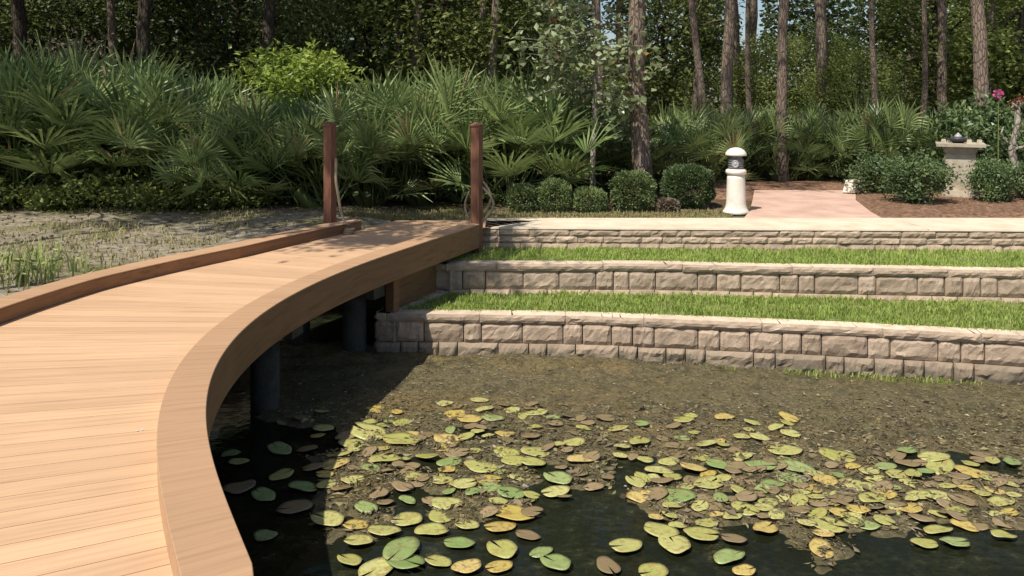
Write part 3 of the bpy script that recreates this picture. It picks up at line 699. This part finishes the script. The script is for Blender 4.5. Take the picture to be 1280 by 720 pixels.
def mk_palmetto(seed, nf):
    def f():
        r = random.Random(seed); o = empty('saw_palmetto', (0, 0, 0), 'x', 'palmetto'); m = MB(); st = MB()
        for k in range(3):
            a = r.uniform(0, 6.28); st.tube([(0, 0, -.08), (math.cos(a)*.2, math.sin(a)*.2, .08), (math.cos(a)*.35, math.sin(a)*.35, .25)], [.07, .065, .05], 7)
        for k in range(nf):
            a = k*2.4+r.uniform(-.4, .4); e = R(r.triangular(15, 90, 72)); pl = r.uniform(.55, 1.15)
            d = Vector((math.cos(a)*math.cos(e), math.sin(a)*math.cos(e), math.sin(e)))
            p0 = Vector((math.cos(a)*.12+r.uniform(-.2, .2), math.sin(a)*.12+r.uniform(-.2, .2), .08)); p1 = p0+d*pl-Vector((0, 0, .10*pl*math.cos(e)))
            st.tube([p0, p0.lerp(p1, .5)+Vector((0, 0, .04)), p1], [.012, .010, .007], 4, cap=False)
            d = (d+Vector((0, 0, -.15))+Vector((r.gauss(0, .18), r.gauss(0, .18), r.gauss(0, .12)))).normalized()
            side = d.cross(Vector((0, 0, 1))).normalized(); side = (side+Vector((r.gauss(0, .3), r.gauss(0, .3), r.gauss(0, .35)))).normalized(); side = (side-d*side.dot(d)).normalized(); nn = side.cross(d)
            ns = 17; ft = r.uniform(.15, .85); fl = r.uniform(.48, .70)
            if r.random() < .022: ft = .99
            for i in range(ns):
                th = (i/(ns-1)-.5)*R(195); q = d*math.cos(th)+side*math.sin(th); q = (q+nn*.42*abs(math.sin(th))).normalized()
                L = fl*(1-.28*abs(i/(ns-1)-.5)*2)*r.uniform(.78, 1.12); wv = q.cross(nn).normalized()*.0185
                b = p1+q*.02; c = p1+q*L*.55; tip = p1+q*L+Vector((0, 0, -1))*L*L*r.uniform(.05, .45)+nn*.02
                fold = nn*.011; t = min(1, max(0, ft+r.uniform(-.22, .22))) if ft < .95 else 1
                m.add([b, c+wv, c-fold, c-wv, tip], [(0, 2, 1), (0, 3, 2), (1, 2, 4), (2, 3, 4)], t)
        st.build('stem', M['oak'], o); m.build('fronds', M['palm'], o); return o
    return Proto(f)
def mk_pine(seed, H, tr, lean=0):
    def f():
        r = random.Random(seed); o = empty('pine_tree', (0, 0, 0), 'x', 'pine tree'); m = MB(); x = y = 0; pts = []
        for i in range(15):
            z = -.2+H*i/14; pts.append((x, y, z)); x += r.gauss(0, .05); y += r.gauss(0, .05)
        rad = [tr*(1.25 if i == 0 else 1.02-.055*i) for i in range(15)]; m.tube(pts, rad, 14)
        cs = []
        for k in range(30):
            z = r.uniform(.48, 1)*H; i = int(z/H*13.9); q = pts[i]; a = r.uniform(0, 6.28); L = (1.15-z/H)*H*.36*r.uniform(.6, 1.2)+.3
            e = (q[0]+math.cos(a)*L, q[1]+math.sin(a)*L, z+L*.25); aa, bb = limb(r, (q[0], q[1], z), e, tr*.22, tr*.05, 5, .06); m.tube(aa, bb, 5)
            for t in (.5, .75, 1): cs.append((q[0]+math.cos(a)*L*t, q[1]+math.sin(a)*L*t, z+L*.25*t, L))
        for k in range(6):
            z = r.uniform(.12, .45)*H; q = pts[int(z/H*13.9)]; a = r.uniform(0, 6.28); L = r.uniform(.3, 1.1)
            aa, bb = limb(r, (q[0], q[1], z), (q[0]+math.cos(a)*L, q[1]+math.sin(a)*L, z+r.uniform(-.2, .2)), tr*.12, .006, 4, .1); m.tube(aa, bb, 5)
        m.build('trunk', M['pine_bark'], o, True)
        n = MB()
        for c in cs:
            for k in range(9):
                p = Vector((c[0]+r.gauss(0, .28), c[1]+r.gauss(0, .28), c[2]+r.gauss(0, .22))); t = r.random()
                for j in range(11):
                    d = Vector((r.gauss(0, 1), r.gauss(0, 1), r.gauss(.3, 1))).normalized(); s = d.orthogonal().normalized()*.010; L = r.uniform(.18, .30)
                    n.add([p-s, p+s, p+d*L], [(0, 1, 2)], t)
        n.build('crown', M['needle'], o); return o
    return Proto(f)

# ------------------------------------------------------------------ clipped shrubs
def clipped(label, px, d, wpx, hpx, seed, mat, lump=.06, lf=.035):
    r = random.Random(seed); x = (px-640)*d/1000; rw = wpx*d/2000*.9; h = hpx*d/1000; o = empty('clipped_shrub', (x, d, gz(x, d)), label, 'shrub', 'clipped shrubs along the grass strip')
    st = MB()
    for k in range(5): st.tube([(r.uniform(-.04, .04), r.uniform(-.04, .04), -.05), (r.uniform(-.5, .5)*rw, r.uniform(-.5, .5)*rw, h*.6)], [.014, .006], 5)
    st.build('stem', M['dark_bark'], o)
    m = MB(); n = int(5200*(rw/.25)**1.6)
    n = min(n, 14000)
    for _ in range(n):
        v = Vector((r.gauss(0, 1), r.gauss(0, 1), r.gauss(0, 1))).normalized(); q = r.uniform(.72, 1.0)**.5
        v2 = Vector((math.copysign(abs(v.x)**.8, v.x), math.copysign(abs(v.y)**.8, v.y), math.copysign(abs(v.z)**.75, v.z)))
        k = 1+lump*noise.noise(v*2.5+Vector((seed, 0, 0)))*2+r.gauss(0, .02)
        p = Vector((v2.x*rw*q*k, v2.y*rw*q*k, h*.52+v2.z*h*.5*q*k)); d2 = (v+Vector((r.gauss(0, .5), r.gauss(0, .5), r.gauss(.2, .5)))).normalized()
        leaf(m, p, r, lf, lf*.5, d=d2, t=min(1, max(0, r.gauss(.5+.5*noise.noise(p*9), .2))))
    m.build('foliage', mat, o)
clipped('small dark clipped shrub, nearest of the row to the right post', 653, 11.75, 40, 33, 1, M['box'])
clipped('clipped shrub with a flat top, second of the row from the right post', 693, 11.75, 47, 38, 2, M['box'])
clipped('low rounded clipped shrub in front of the thin pale sapling', 737, 11.7, 44, 30, 3, M['box'])
clipped('larger loose rounded shrub in front of the big pine trunk', 790, 11.9, 60, 46, 4, M['box'], .1, .045)
clipped('dark wide clipped shrub beside the bollard light', 860, 12.3, 68, 50, 5, M['gloss'], .08, .045)
clipped('small pale variegated plant between two clipped shrubs', 834, 11.75, 26, 14, 6, M['twig'], .2, .05)

bush = mk_shrub('leafy_bush', 'bush', 21, .58, .42, 5200, .085, .042, M['gloss'], 26, .24, 6)
bush.place(((1148-640)*12.1/1000, 12.1, .03), .3, (.74, .74, .86), 'dense leafy green bush left of the concrete pedestal')
bush.place(((1244-640)*12.3/1000, 12.3, .03), 2.2, (.46, .6, .8), 'leafy green bush right of the concrete pedestal')
bush.place(((1290-640)*12.5/1000, 12.5, .03), 4.0, (.55, .6, .75), 'leafy green bush at the right edge beyond the pedestal')
bush.place(((1100-640)*13.6/1000, 13.6, .03), 1.2, (.7, .7, .75), 'dark leafy bush behind the white ground light')
bush.place(((1215-640)*14.6/1000, 14.6, .0), 5.2, (1.2, 1.2, 1.9), 'tall grey green bush just behind the pedestal')
bush.place(((1270-640)*14.0/1000, 14.0, .0), .9, (1.0, 1.0, 1.45), 'bush behind the pale crooked stem')
stem_thing()
pf_ = empty('pink_flower', ((1248-640)*13.2/1000, 13.2, 0), 'single bright pink flower on a thin stalk behind the pedestal', 'flower')
m = MB(); m.tube([(.05, .1, 0), (.03, .05, .9), (0, 0, 1.68)], [.012, .009, .006], 5); m.build('stalk', M['weedgreen'], pf_)
r = random.Random(2); m = MB()
for k in range(60):
    v = Vector((r.gauss(0, 1), r.gauss(0, 1), r.gauss(0, 1))).normalized(); leaf(m, Vector((0, 0, 1.70))+v*.03, r, .06, .065, d=(v+Vector((0, 0, .2))).normalized())
m.build('bloom', M['pink'], pf_)

# ------------------------------------------------------------------ palmettos
pal = [mk_palmetto(s, n) for s, n in ((1, 26), (2, 30), (3, 24), (4, 34))]
rp_ = random.Random(12); k = 0
def palms(n, xlo, xhi, dlo, dhi, s0, s1, label, group, avoid=None):
    global k
    for i in range(n):
        d = dlo+(dhi-dlo)*((i*.618) % 1); px = xlo+(xhi-xlo)*((i+.5*rp_.random())/n); x = (px-640)*d/1000
        if avoid and avoid(px, d): continue
        s = rp_.uniform(s0, s1)*(1.14 if px < 120 else 1); pal[k % 4].place((x, d, gz(x, d)-.02), rp_.uniform(0, 6.28), (s, s, s*rp_.uniform(.95, 1.12)), label, group, (rp_.uniform(-.1, .1), rp_.uniform(-.1, .1))); k += 1
palms(30, -160, 270, 12.3, 15.5, 1.18, 1.48, 'tall saw palmetto in the shaded bank left of both brown posts', 'palmettos in the shaded left bank')
palms(20, 250, 480, 12.0, 15.0, .95, 1.18, 'saw palmetto in the shaded thicket behind the left brown post', 'palmettos behind the left post')
palms(18, 470, 680, 12.5, 15.5, 1.22, 1.5, 'sunlit bluish saw palmetto in the thicket behind the right brown post', 'palmettos behind the right post')
palms(12, 670, 900, 13.9, 16.6, .85, 1.08, 'saw palmetto behind the row of clipped shrubs', 'palmettos behind the clipped shrubs')
palms(13, 890, 1110, 15.6, 18.5, .85, 1.15, 'dark saw palmetto in the shade beyond the brick path', 'palmettos beyond the brick path')
palms(8, 1110, 1380, 15.5, 18.5, .8, 1.1, 'saw palmetto in the shade behind the pedestal', 'palmettos behind the pedestal')
low = mk_shrub('low_shrub', 'shrub', 41, .5, .26, 1500, .09, .045, M['lit'], 16, .3, 4)
for i in range(7):
    px = -60+i*62+rp_.uniform(-8, 8); d = 11.75+rp_.uniform(0, .5); x = (px-640)*d/1000
    low.place((x, d, gz(x, d)), rp_.uniform(0, 6.28), rp_.uniform(.7, 1.25), 'low leafy green shrub at the foot of the shaded palmetto bank', 'low shrubs under the left palmettos')
lime = mk_shrub('lime_bush', 'bush', 51, 1.0, .75, 4200, .13, .065, M['lime'], 26, .24, 6, 1.6)
lime.place(((372-640)*16.2/1000, 16.2, 0), 0, (1.05, 1.0, 1.2), 'bright lime green bush rising above the palmettos')
lime.place(((300-640)*15.8/1000, 15.8, -.45), 2, .75, 'small lime green bush left of the bright lime bush')
tw = mk_shrub('twiggy_shrub', 'shrub', 61, 1.0, .8, 2600, .08, .035, M['twig'], 26, .25, 12, 1.7)
tw.place(((100-640)*16.6/1000, 16.6, 0), 0, (1.1, 1, 1.25), 'greyish brown twiggy shrub behind the tall left palmettos')

# weeds and litter on the left bank
r = random.Random(9)
def weed_clump(px, py, n, hh, label, grp=None):
    x, y = W(px, py, -.05); m = MB(); o = empty('weed_clump', (x, y, gz(x, y)), label, 'weed', grp)
    for _ in range(n):
        a = r.uniform(0, 6.28); rr = abs(r.gauss(0, .16)); bx_, by_ = math.cos(a)*rr, math.sin(a)*rr; h = hh*r.uniform(.5, 1.1); la = r.uniform(0, 6.28); ll = h*r.uniform(.1, .5)
        p = [(bx_+math.cos(la)*ll*t*t, by_+math.sin(la)*ll*t*t, h*t) for t in (0, .35, .7, 1)]; s = Vector((-math.sin(la), math.cos(la), 0))*.008; t = r.random()
        v = []
        for q, kk in zip(p, (1, 1.1, .7)): v += [Vector(q)-s*kk, Vector(q)+s*kk]
        v.append(Vector(p[3])); m.add(v, [(0, 1, 3, 2), (2, 3, 5, 4), (4, 5, 6)], t)
        if r.random() < .4: leaf(m, p[2], r, .09, .03)
    m.build('leaves', M['weedgreen'], o)
weed_clump(28, 362, 34, .28, 'tall green weed clump beside the left curb at the left edge')
weed_clump(66, 352, 28, .25, 'green weed clump against the left curb, second from the left edge')
weed_clump(8, 345, 26, .32, 'weed clump furthest back at the left edge of the bank')
weed_clump(95, 338, 22, .2, 'short sparse weeds next to the left curb')
weed_clump(46, 335, 28, .26, 'weed clump behind the two tall clumps on the bank')
gs = MB()
for _ in range(15000):
    x = r.uniform(-8.5, -1.8); y = r.uniform(6.0, 12.0)
    if sdist(np.array(x), np.array(y)) < 1.0: continue
    if noise.noise(Vector((x*.9, y*1.4, 4)))+r.gauss(0, .15)-max(0, y-9.5)*.22 < -.1: continue
    blades(gs, x, y, gz(x, y), r.uniform(.02, .07), r, .006, 1.0)
tag(gs.build('bank_grass', M['drygrass']), 'sparse dry grass over the sandy left bank', 'grass', kind='stuff')
lt = MB()
for _ in range(1800):
    x = r.uniform(-8.5, -1.6); y = r.uniform(6.2, 12.3)
    if sdist(np.array(x), np.array(y)) < .9: continue
    leaf(lt, (x, y, gz(x, y)+.012), r, .06, .03, d=Vector((r.gauss(0, 1), r.gauss(0, 1), r.gauss(0, .18))).normalized())
tag(lt.build('leaf_litter', M['twig']), 'fallen leaves and bark litter on the sandy left bank', 'leaf litter', kind='stuff')

# ------------------------------------------------------------------ pond weed and lily pads
def poly_in(P, x, y):
    c = False; j = len(P)-1
    for i in range(len(P)):
        if (P[i][1] > y) != (P[j][1] > y) and x < (P[j][0]-P[i][0])*(y-P[i][1])/(P[j][1]-P[i][1])+P[i][0]: c = not c
        j = i
    return c
MAT = Wz([(300, 452), (400, 430), (480, 424), (640, 432), (860, 445), (1500, 480), (1500, 690), (1290, 668), (1180, 660), (1080, 672), (1040, 704), (985, 688), (900, 655), (850, 668), (815, 650), (795, 620), (730, 606), (660, 622), (600, 650), (520, 655), (460, 668), (400, 650), (395, 600), (440, 545), (330, 520)], ZW)
MATa = np.array(MAT)
def edge_d(x, y):
    a = MATa; b = np.roll(MATa, -1, 0); ab = b-a; t = np.clip(((x-a[:, 0])*ab[:, 0]+(y-a[:, 1])*ab[:, 1])/(ab**2).sum(1), 0, 1)
    d = np.hypot(x-a[:, 0]-ab[:, 0]*t, y-a[:, 1]-ab[:, 1]*t).min(); return d if poly_in(MAT, x, y) else -d
HOLES = [(W(cx, cy, ZW), rx, ry) for cx, cy, rx, ry in ((1165, 583, .55, .16), (800, 590, .26, .16), (895, 590, .34, .10), (590, 540, .14, .10), (535, 580, .14, .07), (520, 628, .25, .10), (900, 628, .2, .08), (700, 585, .12, .05))]
def mat_h(x, y):
    h = min(.5, edge_d(x, y)*1.3)
    for (hx, hy), a, b in HOLES: h = min(h, (math.hypot((x-hx)/a, (y-hy)/b)-1)*.25)
    wy = float(np.interp(x, [p[0] for p in w3[3:]], [p[1] for p in w3[3:]]))-y
    if x > 1.2: h -= .55*max(0, 1-abs(wy-.12)/.42)*min(1, (x-1.2)/1.5)
    far = min(1, max(0, (y-6.0)/1.3))                   # solid near the wall, broken towards the open water
    return h+noise.fractal(Vector((x*2.2, y*3.0, 2)), 1.0, 2.0, 4)*(.30*(1-far)+.12)+.10*far-.02*(1-far)
st = .04; gx = np.arange(-3.2, 6.6, st); gy = np.arange(4.4, 8.5, st); m = MB(); H_ = np.zeros((len(gy), len(gx)))
for j, y in enumerate(gy):
    for i, x in enumerate(gx):
        h = mat_h(x, y); H_[j, i] = h
        n9 = noise.noise(Vector((x*4, y*6, 3)))*.014+noise.noise(Vector((x*9, y*13, 5)))*.012+noise.noise(Vector((x*27, y*35, 7)))*.008
        m.v.append((x, y, ZW+min(.012, max(-.08, h*.09))+(n9*(1-.55*max(0, min(1, (y-6.4)/.8))) if h > 0 else 0)+(max(0, min(1, (y-7.35)/.6))*max(0, min(1, (3.0-x)/1.5))*(.05+.05*noise.noise(Vector((x*3, y*5, 1)))) if h > 0 else 0)))
nx2 = len(gx)
for j in range(len(gy)-1):
    for i in range(nx2-1):
        if H_[j:j+2, i:i+2].max() > -.25: m.f.append((j*nx2+i, j*nx2+i+1, (j+1)*nx2+i+1, (j+1)*nx2+i)); m.t.append(.5); m.m.append(0)
r = random.Random(14)
m.mi = 1; c = 0
while c < 33000:
    x = r.uniform(-3.1, 6.5); y = 4.5+4*r.random()
    h = H_[int((y-4.4)/st), int((x+3.2)/st)]
    if h < -.03 or (h < .02 and r.random() < .5) or (y > 6.9 and r.random() < .6): continue
    c += 1; a = r.uniform(0, 6.28); d = Vector((math.cos(a), math.sin(a), r.gauss(0.0, .12))).normalized()
    nr = min(1, max(0, (7.1-y)/1.3)); L = r.choice((.012, .016, .022, .034))*(1+1.1*nr*r.random()); L = L if r.random() > .05*nr else r.uniform(.05, .10); wd = L*r.choice((.12, .25, .5)); leaf(m, (x, y, m.v[int((y-4.4)/st)*nx2+int((x+3.2)/st)][2]+.004+r.uniform(0, .012)), r, L, wd, d=d)
tag(m.build('pond_weed', [M['weed'], M['scrap']], None, False), 'brown matted pond weed floating from the lowest wall to the open water', 'pond weed', kind='stuff')

r2 = random.Random(77); tf = MB()
P3, d3 = resample(w3[3:], .05)
for _ in range(1500):
    s1 = r2.uniform(.2, d3[-1]*.75); x, y, ax, ay = path_at(P3, d3, s1)
    if noise.noise(Vector((x*2.3, 0, 5))) < -.02: continue
    k = r2.uniform(.03, .16); blades(tf, x+ax*k, y+ay*k, ZW, r2.uniform(.02, .07), r2, .006, 1.0)
tag(tf.build('waterline_weed', M['grass']), 'thin green weed along the waterline of the lowest wall', 'weed', kind='stuff')
def pad_mesh(seed, mat, name):
    r = random.Random(seed); n = 26; vs = [(0, 0, .0)]; notch = R(r.uniform(2, 9)); ph = [r.uniform(0, 6.28) for _ in range(3)]; cup = r.uniform(-.01, .04); el = r.uniform(.62, .82)
    for ring_ in (.4, .75, 1.0):
        for i in range(n+1):
            a = notch+(2*math.pi-2*notch)*i/n; rr = ring_*(1+.04*math.sin(3*a+ph[0])+.025*math.sin(5*a+ph[1]))
            z = cup*ring_**2+(.03*math.sin(2*a+ph[2])+.02*math.sin(4*a+ph[1]))*ring_**2.5
            vs.append((rr*math.cos(a), rr*math.sin(a)*el, z))
    fs = [(0, 1+i, 2+i) for i in range(n)]
    for k in range(2):
        b0 = 1+k*(n+1); b1 = b0+n+1; fs += [(b0+i, b1+i, b1+i+1, b0+i+1) for i in range(n)]
    nv = len(vs); th = .012; vs += [(x, y, z-th) for x, y, z in vs]; fs2 = [tuple(nv+i for i in reversed(f)) for f in fs]
    b = 1+2*(n+1); rim = [(b+i+1, b+i, nv+b+i, nv+b+i+1) for i in range(n)]
    m = MB(); m.add(vs, fs+fs2+rim); me = m.build(name, mat, None, True); return me
PAD = {}
for key in ('green', 'lime', 'yellow', 'brown'):
    PAD[key] = [[pad_mesh(rs, M['pad_'+key], 'lily_pad'), False] for rs in range(4)]
cname = {'green': 'fresh green', 'lime': 'pale yellow green', 'yellow': 'golden yellow', 'brown': 'withered brown'}
pads = []
def pad(px, py, wpx, key, zone=None, tilt=.05):
    x, y = W(px, py, ZW)
    rad = wpx*y/2000
    if sdist(np.array(x), np.array(y)) > -.1: return
    s = PAD[key][r.randrange(4)]
    if not s[1]: o = s[0]; s[1] = True
    else: o = s[0].copy(); COL.objects.link(o)
    sc = rad; o.scale = (sc, sc, sc*r.uniform(.8, 1.5)); o.location = (x, y, ZW+(.012 if key == 'brown' else .016)+r.uniform(0, .016)+(.008 if tilt > .1 else 0))
    o.rotation_euler = (r.gauss(0, tilt), r.gauss(0, tilt), r.gauss(0, .55)+r.choice((0, math.pi)))
    if zone is None:
        zone = ('in the dark shaded water beside the boardwalk' if px < 395 else 'in the open dark water of the foreground' if py > 655 else
                'among the brown weed of the left lily patch' if px < 735 else 'among the brown weed of the right lily patch')
    tag(o, f'{cname[key]} lily pad {zone}', 'lily pad', f'{cname[key]} lily pads {zone}'); pads.append((x, y, rad))
HAND = [(408,610,30,'lime'),(410,652,45,'lime'),(448,681,36,'lime'),(480,668,42,'lime'),(502,692,62,'green'),(505,705,60,'green'),(548,705,34,'lime'),(540,666,44,'lime'),(550,649,38,'lime'),(584,659,30,'lime'),(625,661,42,'yellow'),(640,644,60,'yellow'),(558,633,42,'lime'),(574,682,40,'green'),(628,689,45,'lime'),(677,693,34,'green'),(695,708,42,'green'),(639,620,38,'green'),(698,602,40,'green'),(670,569,38,'lime'),(482,577,42,'lime'),(462,544,55,'lime'),(503,554,50,'lime'),(560,552,40,'yellow'),(562,580,34,'green'),(602,587,46,'lime'),(420,582,42,'yellow'),(517,600,24,'lime'),(587,526,34,'yellow'),(600,503,24,'lime'),(557,507,24,'lime'),(463,531,18,'lime'),
(826,667,44,'lime'),(877,673,44,'lime'),(843,683,50,'lime'),(782,687,44,'lime'),(911,700,44,'green'),(816,719,40,'lime'),(932,640,38,'lime'),(886,607,42,'lime'),(845,623,48,'green'),(989,600,42,'green'),(997,587,42,'green'),(1048,573,46,'lime'),(1168,575,42,'lime'),(1175,585,50,'lime'),(1215,594,40,'yellow'),(1156,683,32,'lime'),(1027,690,40,'yellow'),(957,664,36,'yellow'),(1254,674,32,'lime'),(1194,682,36,'green'),(1172,665,38,'lime'),(1206,660,32,'yellow'),(1029,670,26,'yellow'),(1073,609,44,'lime'),(951,585,40,'green'),(928,574,32,'lime'),(898,584,32,'green'),(824,591,36,'lime'),(980,567,44,'lime'),(841,600,24,'lime'),(917,678,32,'brown'),(875,637,28,'lime'),(883,657,30,'lime'),(1018,614,28,'yellow'),(1035,659,46,'lime'),(1090,628,36,'lime'),(470,715,50,'lime'),(760,712,40,'brown'),(930,718,30,'yellow')]
r = random.Random(15)
for a in HAND: pad(*a)
def rand_pads(n, fpx, fpy, keys, size, gap=.75, tilt=.07):
    c = tries = 0
    while c < n and tries < n*40:
        tries += 1; px, py = fpx(), fpy(); x, y = W(px, py, ZW); rad = r.uniform(*size)
        if any((x-a)**2+(y-b)**2 < ((rad+q)*gap)**2 for a, b, q in pads): continue
        pad(px, py, rad*2000/y, r.choice(keys), None, tilt); c += 1
mixk = ['lime', 'lime', 'yellow', 'brown', 'lime', 'green', 'brown', 'lime']
rand_pads(80, lambda: r.gauss(590, 95), lambda: r.uniform(508, 640), mixk, (.05, .105), .62, .07)
rand_pads(98, lambda: r.uniform(800, 1275), lambda: r.triangular(560, 668, 620), mixk, (.05, .10), .62, .07)
rand_pads(28, lambda: r.uniform(660, 1000), lambda: r.uniform(522, 580), mixk, (.05, .09), .7, .12)
rand_pads(11, lambda: r.uniform(275, 400), lambda: r.uniform(560, 715), ['green', 'brown', 'green', 'brown', 'lime'], (.07, .12), .8, .06)
rand_pads(9, lambda: r.uniform(430, 660), lambda: r.uniform(650, 715), ['lime', 'brown', 'yellow'], (.07, .1), .9, .06)
rand_pads(24, lambda: r.gauss(590, 110), lambda: r.uniform(500, 645), ['brown'], (.045, .09), .45, .14)
rand_pads(28, lambda: r.uniform(800, 1275), lambda: r.triangular(560, 668, 630), ['brown'], (.045, .09), .45, .14)
for key in PAD:
    for o, used in PAD[key]:
        if not used: bpy.data.objects.remove(o)

# ------------------------------------------------------------------ trees
pines = [mk_pine(s, h, .15) for s, h in ((1, 15), (2, 17), (3, 14))]
TR = [  # px, width px, distance, lean (px top shift per m ~ radians), label
 (138, 12, 19, .01, 'slender reddish pine trunk furthest left in the shaded wood'),
 (512, 14, 19, .01, 'dark pine trunk above the palmettos midway between the two brown posts'),
 (592, 12, 20, .05, 'leaning pine trunk just left of the straight thin pine'), (617, 13, 18.5, -.01, 'straight thin pine trunk with a sunlit left side above the right post'),
 (752, 12, 20, .0, 'pine trunk behind the thin pale sapling'), (806, 26, 12.75, -.012, 'large pine trunk with moss at its base behind the clipped shrubs'),
 (884, 11, 19, -.09, 'dark leaning pine trunk just right of the large mossy pine'), (903, 17, 17.5, .0, 'grey straight pine trunk above the bollard light'),
 (932, 11, 22, -.07, 'dark leaning pine trunk behind the bollard light'), (980, 15, 15.6, .0, 'pine trunk standing at the far left corner of the brick path'),
 (1028, 15, 20, -.02, 'dark pine trunk above the middle of the brick path'),
 (1183, 14, 21, .0, 'dark pine trunk left of the pedestal'), (1222, 20, 16, .0, 'straight grey pine trunk rising behind the pedestal'),
 (260, 11, 25, .02, 'thin dark pine deep in the wood left of the lime bush')]
r = random.Random(31)
for i, (px, wp, d, ln, lb) in enumerate(TR):
    x = (px-640)*d/1000; s = wp*d/1000/2/.162
    pines[i % 3].place((x, d, gz(x, d)), 0 if abs(ln) > .03 else r.uniform(0, 6.28), (s, s, 1), lb, None, (0, ln))
oaks = [mk_tree('understory_tree', 'tree', s, 7, .11, 1.7, 2.0, 3.6, 11000, .125, .068, M['oak'], M['dark_bark'], 36, .36, 14) for s in (1, 2)]
hard = [mk_tree('leafy_tree', 'tree', s, 7, .09, 1.6, 2.0, 3.4, 11000, .125, .07, M['lit'], M['dark_bark'], 36, .36, 14) for s in (3, 4)]
r = random.Random(33)
for i in range(18):                                     # shaded wood, left
    d = 20+(i*.618 % 1)*14; px = -200+i*50+r.uniform(-15, 15); x = (px-640)*d/1000
    oaks[i % 2].place((x, d, 0), r.uniform(0, 6.28), r.uniform(.9, 1.6), 'dark leafy understory tree deep in the shaded wood on the left', 'understory trees of the left wood')
for i in range(24):                                     # brighter wood, right
    d = 19.5+(i*.618 % 1)*13; px = 560+i*40+r.uniform(-15, 15); x = (px-640)*d/1000
    hard[i % 2].place((x, d, 0), r.uniform(0, 6.28), r.uniform(.8, 1.4)*(.48 if min(abs(px-925), abs(px-762), abs(px-1088)) < 62 else 1), 'green leafy understory tree in the brighter wood on the right', 'understory trees of the right wood')
for i in range(9):
    d = 24+r.random()*12; px = -250+i*200+r.uniform(-30, 30); x = (px-640)*d/1000
    pines[i % 3].place((x, d, 0), r.uniform(0, 6.28), r.uniform(.9, 1.2), 'distant pine tree standing deep in the wood', 'distant pines')
for px, d, sc in ((1092, 17.5, .5), (1150, 19, .52), (940, 21, .55), (500, 19.5, .5), (690, 21, .5), (1240, 21, 0.6), (870, 22, 0.6), (1035, 23, 0.62)):
    pines[(px//10) % 3].place(((px-640)*d/1000, d, 0), px, sc, {1092: 'young pine with soft low needles right of the path', 1150: 'young pine just left of the straight grey pine', 940: 'young pine behind the leaning trunks above the bollard light', 500: 'young pine behind the left post thicket', 870: 'young pine just left of the straight grey trunk above the bollard light', 1240: 'young pine filling the gap right of the straight grey pine', 690: 'young pine behind the pale sapling', 1035: 'young pine between the dark trunks above the path'}[px])
# the far-off wood, one mass
m = MB(); r = random.Random(35)
for _ in range(120000):
    x = r.uniform(-46, 46); d = r.uniform(38, 48); top = 9+3.5*noise.noise(Vector((x*.25, 0, 0))); z = top*r.random()
    if z > 4.2 and min(abs(x/d-.287)/.026, abs(x/d-.122)/.022, abs(x/d-.448)/.012) < 1: continue
    leaf(m, (x, d, z), r, .34, .2, t=min(1, max(0, .4+.6*noise.noise(Vector((x*.5, d*.5, z*.6))))))
tag(m.build('far_wood', M['oak']), 'far-off mass of dark foliage closing the view between the trunks', 'woods', kind='stuff')

# thin sapling with broad pale leaves
sp_ = empty('sapling', ((742-640)*12.7/1000, 12.7, gz(1.3, 12.7)), 'thin pale sapling with broad pale round leaves left of the large pine', 'tree')
m = MB(); r = random.Random(41)
m.tube([(0, 0, -.1), (-.02, 0, .6), (.02, 0, 1.3), (.03, .02, 2.2), (.0, .03, 3.2), (.05, 0, 4.4)], [.05, .045, .042, .038, .03, .015], 9)
lv = MB()
for kx in range(44):
    z = r.uniform(1.2, 4.3); side = r.choice((-1, -1, 1)); L = r.uniform(.5, 1.35); a = r.gauss(0, .7); e = (side*L*math.cos(a), L*math.sin(a)*.7, z+r.uniform(-.35, .35))
    aa, bb = limb(r, (0.02, 0, z), e, .016, .005, 6, .12); m.tube(aa, bb, 5)
    for q in range(40):
        p = aa[r.randint(2, 6)]; leaf(lv, p+Vector((r.gauss(0, .14), r.gauss(0, .14), r.gauss(0, .12))), r, .13, .10)
m.build('trunk', M['pale_bark'], sp_, True); lv.build('foliage', M['round'], sp_)

# tall trees on the left bank outside the frame: their crowns shade the palmettos and the landing
tall = mk_tree('tall_oak', 'tree', 71, 10, .2, 2.9, 2.2, 7.4, 5600, .17, .09, M['oak'], M['dark_bark'], 40, .30, 0)
for i, (x, y, s) in enumerate(((-10.2, 10.9, .95), (-13.5, 11.0, 1.05))):
    tall.place((x, y, 0), i*2.1, s, ['tall oak beyond the left edge shading the palmettos', 'tall oak furthest left on the sandy bank'][i])
for px, d, sc, lb in ((178, 15.8, .95, 'dark oak trunk just right of the slender reddish pine on the left'), (335, 17.5, 1.0, 'dark oak trunk rising behind the lime green bush'), (30, 17, 1.0, 'dark oak trunk in the shade above the tallest palmettos at the left edge')):
    tall.place(((px-640)*d/1000, d, 0), px, (sc*.8, sc*.8, sc), lb)
airy = mk_tree('airy_tree', 'tree', 72, 10, .08, 2.3, 1.3, 7.2, 4200, .17, .09, M['oak'], M['dark_bark'], 26, .2, 0)
airy.place((-6.4, 8.3, 0), .5, 1.0, 'airy tree on the left bank dappling the sand')
airy.place((-6.0, 5.0, 0), 0, (.72, .72, 1.08), 'slender airy tree leaning over the boardwalk landing', None, (-.18, .20))
